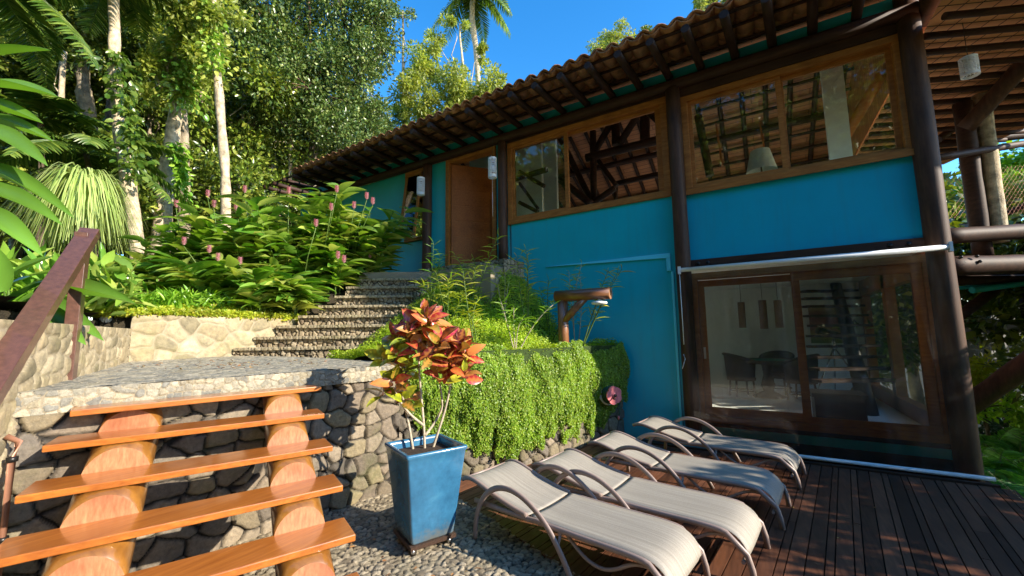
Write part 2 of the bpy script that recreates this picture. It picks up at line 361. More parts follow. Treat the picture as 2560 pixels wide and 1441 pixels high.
def weather(m, zlow=.45, amt=.35, dirt=(.10, .11, .08)):
    nt = m.node_tree; b = nt.nodes['Principled BSDF']; src = b.inputs['Base Color'].links[0].from_socket
    c = coords(nt, (7, 7, .55)); f = noise(nt, c, 1.4, 6, .6); r = N(nt, 'ShaderNodeMapRange'); r.inputs[1].default_value = .50; r.inputs[2].default_value = .80; r.inputs[3].default_value = 0; r.inputs[4].default_value = amt * .45
    nt.links.new(f, r.inputs[0]); col = mixc(nt, r.outputs[0], src, dirt)
    g = N(nt, 'ShaderNodeNewGeometry'); sx = N(nt, 'ShaderNodeSeparateXYZ'); nt.links.new(g.outputs['Position'], sx.inputs[0]); n2 = noise(nt, coords(nt), 5, 6, .7)
    ad = N(nt, 'ShaderNodeMath', operation='MULTIPLY_ADD'); nt.links.new(n2, ad.inputs[0]); ad.inputs[1].default_value = -.8; nt.links.new(sx.outputs['Z'], ad.inputs[2])
    r2 = N(nt, 'ShaderNodeMapRange'); r2.inputs[1].default_value = -.45; r2.inputs[2].default_value = zlow - .3; r2.inputs[3].default_value = amt; r2.inputs[4].default_value = 0; nt.links.new(ad.outputs[0], r2.inputs[0])
    col = mixc(nt, r2.outputs[0], col, dirt); nt.links.new(col, b.inputs['Base Color'])
    bump(nt, b, noise(nt, coords(nt), 22, 5, .6), .18, .006)
for k_ in ('teal', 'teal_up', 'teal_left'): weather(MT[k_])
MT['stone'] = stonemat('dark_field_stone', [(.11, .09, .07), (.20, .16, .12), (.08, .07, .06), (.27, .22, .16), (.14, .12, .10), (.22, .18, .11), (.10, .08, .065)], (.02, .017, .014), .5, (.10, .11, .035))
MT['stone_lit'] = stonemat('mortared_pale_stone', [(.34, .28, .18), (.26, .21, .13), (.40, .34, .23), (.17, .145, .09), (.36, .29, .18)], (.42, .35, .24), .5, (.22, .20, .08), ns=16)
MT['slab'] = stonemat('grey_set_stone', [(.22, .21, .17), (.35, .32, .25), (.13, .13, .12), (.39, .35, .27), (.27, .235, .165), (.18, .18, .165)], (.34, .285, .20), .1, (.25, .22, .10))
MT['pebble'] = stonemat('pebble_paving_stone', [(.22, .18, .12), (.32, .27, .19), (.16, .13, .09), (.38, .32, .23), (.24, .21, .16)], (.035, .028, .02), .3, (.12, .12, .05))
MT['riser'] = stonemat('rough_step_stone', [(.24, .19, .12), (.36, .29, .19), (.16, .12, .08), (.42, .35, .24)], (.04, .028, .016), .2, (.12, .11, .04))  # step fronts darkened against the lit edges, shade put into the colour
MT['earth'] = simple('leaf_litter_earth', (.05, .038, .02), .95, .5, 9, bs=1, bd=.04)

# ------------------------------------------------------------------ stone surfaces with real relief
def voro(u, v, cell, seed, asp=1.0):
    r = np.random.default_rng(seed); n = 400
    J = r.random((n, n, 3)); gu = np.floor(u / cell).astype(int); gv = np.floor(v / (cell * asp)).astype(int)
    F1 = np.full(u.shape, 1e9); F2 = F1.copy(); ID = np.zeros(u.shape)
    for di in range(-2, 3):
        for dj in range(-2, 3):
            a = (gu + di) % n; b = (gv + dj) % n
            pu = (gu + di + .5 + (J[a, b, 0] - .5) * .85) * cell; pv = (gv + dj + .5 + (J[a, b, 1] - .5) * .85) * cell * asp
            d = np.hypot(u - pu, (v - pv) / asp); w = J[a, b, 2]; d = d * (1 + .25 * (w - .5))
            m = d < F1
            F2 = np.where(m, F1, np.minimum(F2, d)); F1 = np.where(m, d, F1); ID = np.where(m, w, ID)
    return F1, F2, ID
def fbm(u, v, seed, oct=4):
    r = np.random.default_rng(seed); out = 0; amp = 1; f = 1
    for k in range(oct):
        G = r.random((64, 64)); x = u * f; y = v * f; xi = np.floor(x).astype(int); yi = np.floor(y).astype(int)
        fx = x - xi; fy = y - yi; fx = fx * fx * (3 - 2 * fx); fy = fy * fy * (3 - 2 * fy)
        g = lambda a, b: G[a % 64, b % 64]
        out = out + amp * ((g(xi, yi) * (1 - fx) + g(xi + 1, yi) * fx) * (1 - fy) + (g(xi, yi + 1) * (1 - fx) + g(xi + 1, yi + 1) * fx) * fy - .5)
        amp *= .5; f *= 2.1
    return out
def stone_sheet(name, fn, lu, lv, res, cell, depth, mat, seed, joint=.12, asp=.8, parent=None, rough=.3, flatmask=None, u0=0, v0=0):
    nu = max(2, int(lu / res)); nv = max(2, int(lv / res))
    U, W = np.meshgrid(np.linspace(0, lu, nu), np.linspace(0, lv, nv), indexing='ij'); U = U.ravel(); W = W.ravel()
    wu = U + u0 + .3 * cell * fbm(U / cell, W / cell, seed + 1, 2); wv = W + v0 + .3 * cell * fbm(U / cell + 9, W / cell, seed + 2, 2)
    F1, F2, ID = voro(wu, wv, cell, seed, asp); e = (F2 - F1) / cell
    t = np.clip((e - joint * .3) / (joint * 1.6), 0, 1); prof = np.sqrt(1 - (1 - t) ** 2)
    h = depth * (prof * (.75 + .5 * ID) + rough * .4 * fbm(U / cell * 2.2, W / cell * 2.2, seed + 3, 4) * prof + .1 * fbm(U / cell * 6, W / cell * 6, seed + 4, 3))
    P, Nn = fn(U, W); P = P + Nn * (h - depth * .4)[:, None]
    jm = np.clip((e - joint * .35) / (joint * .4), 0, 1)
    i, j = np.meshgrid(np.arange(nu - 1), np.arange(nv - 1), indexing='ij'); a = (i * nv + j).ravel()
    q = np.stack([a, a + nv, a + nv + 1, a + 1], 1)
    if flatmask is not None: q = q[flatmask(P[q].mean(1))]
    off = world_loc(parent) if parent is not None else P.mean(0) * [1, 1, 0] + [0, 0, P[:, 2].min()]
    me = raw_mesh(name, P - off, q.ravel(), np.full(len(q), 4), [mat], None, np.ones(len(q), bool), {'cell': ID, 'joint': jm})
    return link(name, me, parent, None if parent is not None else tuple(off))
def path_fn(pts, z0, z1f=None, side=1, lean=0):
    pts = np.asarray(pts, float); seg = np.hypot(*np.diff(pts, axis=0).T); cum = np.r_[0, np.cumsum(seg)]
    def fn(U, W):
        x = np.interp(U, cum, pts[:, 0]); y = np.interp(U, cum, pts[:, 1])
        e = .06; tx = np.interp(U + e, cum, pts[:, 0]) - np.interp(U - e, cum, pts[:, 0]); ty = np.interp(U + e, cum, pts[:, 1]) - np.interp(U - e, cum, pts[:, 1])
        l = np.hypot(tx, ty) + 1e-9; nx, ny = side * ty / l, -side * tx / l
        return np.stack([x - nx * lean * W, y - ny * lean * W, z0 + W], 1), np.stack([nx, ny, np.zeros_like(nx)], 1)
    return fn, cum[-1]

# ------------------------------------------------------------------ foliage
LEAF4 = (np.array([(0, 0, 0), (.45, .5, .06), (1, 0, -.08), (.45, -.5, .06)]), [(0, 1, 2), (0, 2, 3)])
LEAF6 = (np.array([(0, 0, 0), (.3, .42, .10), (.72, .33, .03), (1, 0, -.14), (.72, -.33, .03), (.3, -.42, .10), (.33, 0, 0), (.7, 0, -.03)]), [(0, 6, 1), (6, 7, 2, 1), (7, 3, 2), (0, 5, 6), (6, 5, 4, 7), (7, 4, 3)])
def blade(nseg, arch=.25, wprof=None, fold=.12):
    v = []; f = []
    for i in range(nseg + 1):
        t = i / nseg; w = (math.sin(math.pi * min(1, t * .97 + .03) ** .8) ** .75 if wprof is None else wprof(t)) * .5
        z = -arch * t * t
        v += [(t, w, z + fold * w), (t, 0, z), (t, -w, z + fold * w)]
    for i in range(nseg):
        a = i * 3; f += [(a, a + 3, a + 4, a + 1), (a + 1, a + 4, a + 5, a + 2)]
    return np.array(v), f
BL4 = blade(4, .22); BL6 = blade(6, .35); BLC = blade(8, .30, fold=.2)
STRAP = blade(5, .5, lambda t: (1 - t) ** .5 * .9 + .1, .25)
def leafmesh(name, P, D, Nn, L, W, tmpl, mat, off, smooth=True, midx=None, attr=None):
    tv, tf = tmpl; n = len(P)
    D = D / (np.linalg.norm(D, axis=1, keepdims=True) + 1e-9)
    S = np.cross(Nn, D); S /= (np.linalg.norm(S, axis=1, keepdims=True) + 1e-9); Z = np.cross(D, S)
    L = np.broadcast_to(L, (n,)); W = np.broadcast_to(W, (n,))
    v = P[:, None, :] + D[:, None, :] * (tv[None, :, 0:1] * L[:, None, None]) + S[:, None, :] * (tv[None, :, 1:2] * W[:, None, None]) + Z[:, None, :] * (tv[None, :, 2:3] * L[:, None, None])
    k = len(tv); base = (np.arange(n) * k)[:, None]
    one = np.array([i for f in tf for i in f]); sizes = np.tile([len(f) for f in tf], n)
    loops = (one[None, :] + base).ravel()
    mi = None if midx is None else np.repeat(midx, len(tf))
    mats = mat if isinstance(mat, (list, tuple)) else [mat]
    at = None
    if attr is not None: at = {attr[0]: np.tile(attr[1], n)}
    return raw_mesh(name, v.reshape(-1, 3) - off, loops, sizes, mats, mi, np.full(len(sizes), smooth), at)
def rdir(n, up=0.0, r=rng):
    d = r.normal(size=(n, 3)); d /= np.linalg.norm(d, axis=1, keepdims=True); d[:, 2] += up
    return d / np.linalg.norm(d, axis=1, keepdims=True)
G1 = [(.035, .085, .012), (.06, .13, .018), (.10, .19, .028), (.05, .11, .02), (.15, .24, .04)]
LM = dict(
 forest=leafmat('forest_leaf', [(.03, .065, .01), (.09, .15, .018), (.22, .30, .035), (.045, .085, .012), (.48, .52, .09)], .3, .18),  # brightest random tones stand in for sunlit speckles in the crowns
 big=leafmat('large_tree_leaf', [(.028, .07, .014), (.07, .13, .028), (.18, .26, .055), (.04, .09, .02), (.38, .44, .15)], .27, .15),  # shaded gaps and sun highlights worked into the random leaf tones
 light=leafmat('light_tree_leaf', [(.24, .29, .05), (.32, .37, .06), (.17, .24, .04), (.40, .42, .10)], .4, .4),
 ginger=leafmat('ginger_leaf', [(.08, .21, .025), (.16, .32, .04), (.26, .42, .06), (.46, .50, .11), (.11, .25, .03), (.36, .46, .09)], .25, .3),
 cover=leafmat('ground_cover_leaf', [(.12, .28, .025), (.20, .40, .035), (.30, .46, .05), (.14, .32, .03)], .35, .35),
 yell=leafmat('yellow_green_leaf', [(.36, .46, .04), (.50, .55, .06), (.28, .38, .04), (.58, .50, .08)], .4, .4),
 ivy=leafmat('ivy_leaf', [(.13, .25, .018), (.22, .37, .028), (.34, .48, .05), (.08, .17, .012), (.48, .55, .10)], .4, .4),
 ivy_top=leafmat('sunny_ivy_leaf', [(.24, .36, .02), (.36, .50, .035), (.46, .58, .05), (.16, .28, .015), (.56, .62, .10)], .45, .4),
 palm=leafmat('palm_leaf', [(.07, .15, .02), (.07, .14, .02), (.22, .30, .05), (.05, .11, .015)], .3, .35),
 strap=leafmat('strap_leaf', [(.32, .42, .12), (.42, .50, .17), (.22, .32, .07), (.50, .55, .22)], .4, .3),
 fern=leafmat('fern_leaf', [(.08, .26, .03), (.14, .38, .05), (.22, .48, .08)], .35, .4),
 dark=leafmat('dark_leaf', [(.012, .035, .015), (.02, .06, .02), (.03, .08, .025)], .3, .2),
 dry=leafmat('dry_leaf', [(.30, .12, .04), (.42, .22, .08), (.20, .07, .03), (.50, .36, .10)], .7, .15),
 bigleaf=leafmat('broad_leaf', [(.09, .24, .03), (.15, .31, .04), (.07, .19, .025)], .3, .3),
)
def limb_path(a, b, k=6, wob=.08, r=random):
    a = np.asarray(a, float); b = np.asarray(b, float); L = np.linalg.norm(b - a); out = []
    for i in range(k + 1):
        t = i / k; p = a + (b - a) * t
        if 0 < i < k: p = p + V(r.uniform(-1, 1), r.uniform(-1, 1), r.uniform(-.5, .5)) * L * wob * .5
        out.append(p)
    return out
def crown_mesh(name, centres, radii, per, L, W, mat, off, r, tmpl=LEAF4, up=.25, droop=0):
    P = []; D = []
    for c, rad, n in zip(centres, radii, per):
        q = r.normal(size=(n, 3)); q /= np.linalg.norm(q, axis=1, keepdims=True); q *= (r.random((n, 1)) ** .45); p = q * rad
        P.append(np.asarray(c) + p); d = q + r.normal(size=(n, 3)) * .5; d[:, 2] -= droop; D.append(d)
    P = np.vstack(P); D = np.vstack(D); Nn = rdir(len(P), .9, r); n = len(P)
    return leafmesh(name, P, D, Nn, L * r.uniform(.6, 1.3, n), W * r.uniform(.7, 1.25, n), tmpl, mat, off)
def tree(name, label, group, base, top, r0, r1, cl, bark, leaf, L=.16, W=.08, seed=1, curve=(), limbs=True, droop=0.15, cat='tree'):
    """base/top of the trunk; cl = list of (centre, radius vector, leaf count) clumps"""
    r = np.random.default_rng(seed); rr = random.Random(seed); base = np.asarray(base, float); top = np.asarray(top, float)
    t = thing(name, label, cat, base, 0, group)
    pts = [base] + [np.asarray(c, float) for c in curve] + [top]
    # smooth path
    pts = np.array(pts); s = np.r_[0, np.cumsum(np.linalg.norm(np.diff(pts, axis=0), axis=1))]; ss = np.linspace(0, s[-1], 22)
    path = np.stack([np.interp(ss, s, pts[:, k]) for k in range(3)], 1)
    for k in range(2): path[1:-1] = (path[:-2] + 2 * path[1:-1] + path[2:]) / 4
    path[1:-1, :2] += np.cumsum(r.normal(size=(20, 2)), axis=0) * r0 * .06
    rad = np.linspace(r0, r1, 22) * (1 + .08 * r.normal(size=22)); rad[0] *= 1.35; rad[1] *= 1.12
    b = MB(); b.tube(path, rad, 12)
    cs = []; rs = []; per = []
    for c, rv, n in cl:
        c = np.asarray(c, float); rv = np.asarray(rv if hasattr(rv, '__len__') else (rv,) * 3, float)
        if limbs:
            j = min(21, max(9, int(21 * rr.uniform(.55, 1)))); lp = limb_path(path[j], c - (0, 0, rv[2] * .2), 6, .12, rr); b.tube(lp, np.linspace(rad[j] * .5, .012, 7), 6)
        ks = max(3, int(n / 170))
        for k in range(ks):
            q = r.normal(size=3); q /= np.linalg.norm(q); q *= r.random() ** .4
            sc = c + q * rv; cs.append(sc); rs.append(rv * r.uniform(.28, .5)); per.append(int(n / ks * r.uniform(.6, 1.4)))
            if limbs and rr.random() < .5: b.tube(limb_path(c, sc, 3, .15, rr), np.linspace(.02, .006, 4), 4)
    obj('trunk', b, bark, t)
    if cs:
        me = crown_mesh('crown', cs, rs, per, L, W, leaf, world_loc(t), r, droop=droop); link('crown', me, t)
    return t
def frond(base, d, L, droop=.5, nl=34, ll=.45, lw=.035, r=random, vshape=.5, hang=.35):
    """returns rachis points and leaflet arrays"""
    base = np.asarray(base, float); d = unit(d); side = unit(np.cross(d, (0, 0, 1))); k = 16; pts = []
    for i in range(k + 1):
        t = i / k; pts.append(base + d * L * t + V(0, 0, -1) * droop * L * t * t)
    pts = np.array(pts); T = np.gradient(pts, axis=0); T /= np.linalg.norm(T, axis=1, keepdims=True)
    P = []; D = []; Nn = []; LL = []; WW = []
    for i in range(nl):
        t = .12 + .88 * i / (nl - 1); x = t * k; j = min(k - 1, int(x)); p = pts[j] + (pts[j + 1] - pts[j]) * (x - j); tt = T[j]
        s = math.sin(math.pi * (t * .85 + .12)) ** .6
        for sg in (-1, 1):
            upv = unit(np.cross(side, tt)); dd = unit(tt * .55 + side * sg * 1.0 + upv * vshape * .4 + V(0, 0, -hang) + V(*[r.uniform(-.12, .12) for _ in range(3)]))
            P.append(p); D.append(dd); Nn.append(unit(upv + side * sg * -.3)); LL.append(ll * s * r.uniform(.85, 1.1)); WW.append(lw)
    return pts, P, D, Nn, LL, WW
def palm_crown(fr, mat, stemmat, parent, tm=None):
    b = MB(); A = [[], [], [], [], []]
    for f in fr:
        pts, *q = f; b.tube(pts, np.linspace(.022, .005, len(pts)), 5)
        for a, x in zip(A, q): a += x
    tw = tm or blade(3, .25, lambda t: (math.sin(math.pi * (t * .85 + .12))) ** .8, .2)
    me = leafmesh('leaflets', np.array(A[0]), np.array(A[1]), np.array(A[2]), np.array(A[3]), np.array(A[4]), tw, mat, world_loc(parent))
    return b, me
# ================================================================== GROUND, TERRACES
N1 = V(.92, -.39, 0); T1 = V(.39, .92, 0)            # stair run (downhill) and tread direction
CORN = V(-6.75, 1.85); PA = V(-4.20, .62); PB = V(-3.70, 3.48)
SL0, SL7 = V(-6.75, 3.07), V(-6.30, 5.15); SR0, SR7 = V(-4.88, 3.70), V(-4.98, 5.38)
BACKA = CORN; BACKB = V(-6.85, 4.15)                   # back wall line of the landing
def gz(X, Y):
    z = 2.04 + .10 * np.clip(Y - 2, 0, 2) + .28 * np.clip(Y - 4, 0, 3) + .10 * np.clip(Y - 9, 0, 30) + .07 * np.clip(-6.8 - X, 0, 40)
    z = z + .10 * fbm(X * .6 + 50, Y * .6 + 50, 3, 3)
    return np.minimum(z, 2.06 + .55 * np.clip(-6.95 - X, 0, 99) + np.clip(Y - 4.1, 0, 99) * 1.5)
def garden():
    xs = np.r_[np.arange(-60, -14, 2.0), np.arange(-14, 8.01, .18), np.arange(9, 62, 3.0)]; ys = np.r_[np.arange(-40, -3, 2.0), np.arange(-3, 14, .18), np.arange(14, 90, 2.5)]
    X, Y = np.meshgrid(xs, ys, indexing='ij'); Z = gz(X, Y)
    a = BACKB - BACKA; behind = ((X - BACKA[0]) * -a[1] + (Y - BACKA[1]) * a[0]) > .12 * np.linalg.norm(a)
    w = PA - CORN; left = ((X - CORN[0]) * -w[1] + (Y - CORN[1]) * w[0]) < -.12 * np.linalg.norm(w)
    tt = (Y - SL0[1]) / (SL7[1] - SL0[1]); xl = SL0[0] + (SL7[0] - SL0[0]) * np.clip(tt, 0, 1)
    ok = (((behind & (Y > CORN[1])) | ((X < -6.98) & (Y > 0))) & ((X < -6.8) | (Y > 12.5)) & ~((X > -12) & (Y > 7.2) & (Y < 12.5)) ) | (left & (X < -4.3)) & (Y < 3)
    n0, n1 = X.shape; i, j = np.meshgrid(np.arange(n0 - 1), np.arange(n1 - 1), indexing='ij'); g = lambda di, dj: ok[i + di, j + dj]
    m = g(0, 0) & g(1, 0) & g(0, 1) & g(1, 1); q = (i * n1 + j)[m]; q = np.stack([q, q + n1, q + n1 + 1, q + 1], 1)
    P = np.stack([X.ravel(), Y.ravel(), Z.ravel()], 1)
    me = raw_mesh('ground', P, q.ravel(), np.full(len(q), 4), [MT['earth']], None, np.ones(len(q), bool)); struct(link('ground', me), 'structure', 'dark earth of the planted slope')
garden()
sk = MB()
w_ = unit(PA - CORN); wn2 = V(w_[1], -w_[0])
def skirt(a, c, top, th=.3):
    t_ = unit(c - a); nn = V(-t_[1], t_[0]); sk.prism([tuple(a), tuple(c), tuple(c + nn * th), tuple(a + nn * th)], .5, top)
yy = np.arange(1.6, 7.0, .2)
for y_ in yy:
    g0, g1 = float(gz(np.array(-7.0), np.array(y_))) + .02, float(gz(np.array(-7.0), np.array(y_ + .2))) + .02; skirt(V(-6.90, y_), V(-6.90, y_ + .2), [g0, g1, g1 + .03, g0 + .03], .32)
a_, c_ = PA + wn2 * .32 * 1, CORN + wn2 * .32
skirt(V(*c_) - w_ * .3, V(*(PA + w_ * 2 + wn2 * .32)), 1.98, -.5) if wn2[1] < 0 else skirt(V(*(PA + w_ * 2 + wn2 * .32)), V(*c_), 1.98, .5)
struct(obj('planting_bed', sk, MT['earth']), 'structure', 'earth edge of the raised planting bed')
b = MB()   # lower ground sheet
b.add([(-60, -60, -.30), (1.4, -60, -.30), (2.05, 3, -.30), (2.12, 7.2, -.30), (-4.5, 7.2, -.30), (-60, 7.2, -.30), (1.6, -60, -1.5), (2.25, 3, -1.5), (2.3, 7.2, -1.5), (2.3, 90, -1.5), (90, 90, -1.5), (90, -60, -1.5)], [(0, 1, 2, 3, 4, 5), (1, 6, 7, 2), (2, 7, 8, 3), (6, 11, 10, 9, 8, 7)])
struct(obj('lower_ground', b, MT['earth']), 'structure', 'dark soil of the lower garden')
# pebble paving
def fnp(U, W):
    return np.stack([-4.6 + U, -1 + W, np.full_like(U, -.012)], 1), np.tile([0, 0, 1.], (len(U), 1))
D0 = V(-2.79, 3.55); D1 = V(-1.27, 2.91); dn = unit(V(-(D1 - D0)[1], (D1 - D0)[0]))
def pm(c): return ((c[:, :2] - D0) @ dn < .02)
struct(stone_sheet('pebble_paving', fnp, 5.2, 6.2, .0125, .062, .024, MT['pebble'], 21, .16, 1.0, flatmask=pm), 'structure', 'broken stone pebble paving below the stairs')
# deck
DU = V(.135, .991, 0); DX = V(.991, -.135, 0)
def deck():
    b = MB(); r = random.Random(4); s = -3.6; pat = [.105, .05, .105, .105, .05]; k = 0
    org = V(-1.27, 2.91)
    # plank p: centre offset s along DX from org ; starts at the pebble line, ends near the wall
    while s < 3.75:
        w = pat[k % 5]; k += 1; c = s + w / 2; s += w + .009
        ends = []
        for e in (s - w - .009, s - .009):
            p0 = V(org[0], org[1]) + DX[:2] * e
            # along DU find the crossing with the pebble line (start) and Y=6.74 (end)
            t0 = -((p0 - D0) @ dn) / (DU[:2] @ dn); t0 = max(t0, -3.4)
            ends.append((p0 + DU[:2] * t0, p0 + DU[:2] * ((6.735 - p0[1]) / DU[1])))
        (a0, a1), (b0, b1) = ends
        if a1[0] > 2.12: continue
        # split the plank at butt joints
        cuts = [0] + sorted(r.uniform(.15, .85) for _ in range(r.choice([0, 1, 1]))) + [1]
        for q0, q1 in zip(cuts[:-1], cuts[1:]):
            L = np.linalg.norm(a1 - a0); e0 = q0 + (.003 / L if q0 > 0 else 0); e1 = q1
            P = [a0 + (a1 - a0) * e0, b0 + (b1 - b0) * e0, b0 + (b1 - b0) * e1, a0 + (a1 - a0) * e1]
            dz = r.uniform(-.002, .002); b.prism([tuple(p) for p in P], -.028 + dz, dz)
    m = MT['deck']; nt = m.node_tree; bs = nt.nodes['Principled BSDF']; src = bs.inputs['Base Color'].links[0].from_socket
    g = N(nt, 'ShaderNodeNewGeometry'); v = N(nt, 'ShaderNodeMapRange'); v.inputs[3].default_value = .55; v.inputs[4].default_value = 1.5; nt.links.new(g.outputs['Random Per Island'], v.inputs[0])
    sc = N(nt, 'ShaderNodeVectorMath', operation='SCALE'); nt.links.new(src, sc.inputs[0]); nt.links.new(v.outputs[0], sc.inputs['Scale']); nt.links.new(sc.outputs[0], bs.inputs['Base Color'])
    struct(obj('deck', b, m), 'structure', 'dark reddish timber deck of parallel boards')
    b = MB(); # joists and dark void under
    b.prism([(-3.6, 3.8), (-.9, 2.7), (2.1, -.4), (2.0, 6.8), (-3.0, 6.95)], -.29, -.045); o = obj('deck_frame', b, MT['black']); struct(o)
deck()
b = MB(); b.bx(-2.6, 2.12, 6.745, 6.80, -.03, .022); b.bx(-2.6, 2.12, 6.803, 7.03, -.10, -.012)
struct(obj('deck_edge', b, MT['logx']), 'structure', 'weathered strip closing the deck at the house')
# landing slab
fr = [tuple(PA + V(.022, -.03)), tuple(PB + V(.025, .0)), tuple(SR0 + V(.05, 0)), tuple(SL0 + V(0, .1)), tuple(CORN)]
b = MB(); b.prism([tuple(PA + V(-.10, .02)), tuple(PB + V(-.10, -.02))] + fr[2:], .0, 1.385); obj0 = obj('landing', b, MT['slab']); struct(obj0, 'structure', 'stone landing at the top of the wooden stairs')
def fnl(U, W):
    X = -8.0 + U; Y = .4 + W
    return np.stack([X, Y, np.interp(-X + .35 * Y, [4.92, 8], [1.403, 1.475])], 1), np.tile([0, 0, 1.], (len(U), 1))
def inpoly(c, poly):
    x, y = c[:, 0], c[:, 1]; ins = np.zeros(len(c), bool); n = len(poly)
    for i in range(n):
        x1, y1 = poly[i]; x2, y2 = poly[(i + 1) % n]; k = (y1 > y) != (y2 > y)
        with np.errstate(all='ignore'): ins ^= k & (x < (x2 - x1) * (y - y1) / (y2 - y1) + x1)
    return ins
struct(stone_sheet('landing_paving', fnl, 4.6, 3.6, .02, .085, .016, MT['slab'], 5, .1, 1, flatmask=lambda c: inpoly(c, fr)), 'structure', 'small grey stones set flat on the landing')
# ================================================================== STONE WALLS
fn, L = path_fn([PA + V(-.03, -.05), PB + V(.005, .02)], 1.255, side=1)
fn0 = fn
def fnlip(U, W):
    P, Nn = fn0(U, W); P = P + Nn * .045; return P, Nn
lw = thing('landing_edge', 'thick edge of pale and grey stones along the front of the landing', 'stone edge', (-3.95, 2, 1.26))
b = MB(); ef = unit(PB - PA); en = V(ef[1], -ef[0]); b.prism([tuple(PA + en * .028), tuple(PB + en * .028), tuple(PB - en * .25), tuple(PA - en * .25)], 1.262, 1.399); obj('edge_slab', b, MT['slab'], lw)
stone_sheet('edge_stones', fnlip, L, .155, .007, .062, .016, MT['slab'], 8, .12, .9, parent=lw)
WPT = [PA + V(0, -.02), V(-3.97, 2.05), PB, V(-3.62, 3.55), V(-3.20, 4.22), V(-2.86, 4.85), V(-2.60, 5.70), V(-2.46, 6.4), V(-2.12, 7.04)]
rw = thing('stone_retaining_wall', 'dark dry stone wall behind the wooden stairs, running under the ivy to the house', 'stone wall', (-3.9, 2.6, 0))
fn, L = path_fn(WPT[:3], -.02, side=1); stone_sheet('stone_face', fn, L, 1.275, .012, .19, .05, MT['stone'], 12, .13, .85, parent=rw)
fn, L = path_fn(WPT[2:], -.02, side=1); stone_sheet('stone_face', fn, L, 1.46, .014, .20, .055, MT['stone'], 14, .13, .85, parent=rw, u0=3)
b = MB()
for i in range(2, len(WPT) - 1):
    a, c = WPT[i], WPT[i + 1]; tt = unit(c - a); nn = V(-tt[1], tt[0]) * 1.0
    b.prism([tuple(a + nn * .03), tuple(c + nn * .03), tuple(c + nn * .32), tuple(a + nn * .32)], -.3, 1.40)
obj('wall_core', b, MT['earth'], rw)
# mortared pale walls around the landing
lwall = thing('mortared_stone_wall', 'low pale mortared stone wall at the left of the landing, under the steel rail post', 'stone wall', (-5.5, 1.1, 1.0))
C2 = CORN; P2 = PA + unit(PA - CORN) * 1.9
fn, L = path_fn([C2, PA + V(.02, -.01), P2], -.02, side=-1); 
stone_sheet('wall_face', fn, L, 1.90, .016, .19, .020, MT['stone_lit'], 31, .2, .8, parent=lwall)
b = MB(); tt = unit(P2 - C2); nn = V(tt[1], -tt[0]); b.prism([tuple(C2 + nn * .05), tuple(P2 + nn * .05), tuple(P2 + nn * .4), tuple(C2 + nn * .4)], -.3, 1.86); obj('wall_core', b, MT['earth'], lwall)
bwall = thing('mortared_stone_wall', 'low pale mortared stone wall at the back of the landing, between the lamp and the stone steps', 'stone wall', (-6.9, 2.6, 1.4))
fn, L = path_fn([BACKA, BACKB], 1.38, side=1); stone_sheet('wall_face', fn, L, .68, .016, .26, .028, MT['stone_lit'], 33, .2, .8, parent=bwall)
b = MB(); tt = unit(BACKB - BACKA); nn = V(-tt[1], tt[0]); b.prism([tuple(BACKA + nn * .03), tuple(BACKB + nn * .03), tuple(BACKB + nn * .3), tuple(BACKA + nn * .3)], 1.3, 2.04); obj('wall_core', b, MT['earth'], bwall)
# ================================================================== STONE STEPS
st = thing('stone_steps', 'curving flight of eight rough stone steps climbing from the landing to the front door', 'stone steps', (-5.8, 3.5, 1.45))
TL = [(590, 870), (640, 843), (695, 815), (750, 790), (800, 765), (840, 741), (868, 718), (895, 698)]
TR = [(890, 868), (938, 840), (962, 811), (990, 787), (1010, 762), (1030, 738), (1050, 714), (1070, 692)]
ZS = [1.60 + .187 * k for k in range(8)]
rgs = np.random.default_rng(3)
DL = []; 
for k in range(8):
    d = (ZS[k] - EYE) / (ray(*TL[k])[2]) if k >= 3 else None; DL.append(d)
d7 = DL[7]; d3 = DL[3]; slope = (d7 - d3) / 4
STEP = []
for k in range(8):
    d = 6.1 + .27 * k; a = atD(*TL[k], d); c = atD(*TR[k], d + .05); ZS[k] = float(a[2]); STEP.append((V(a[0], a[1]), V(c[0], c[1]), ZS[k]))
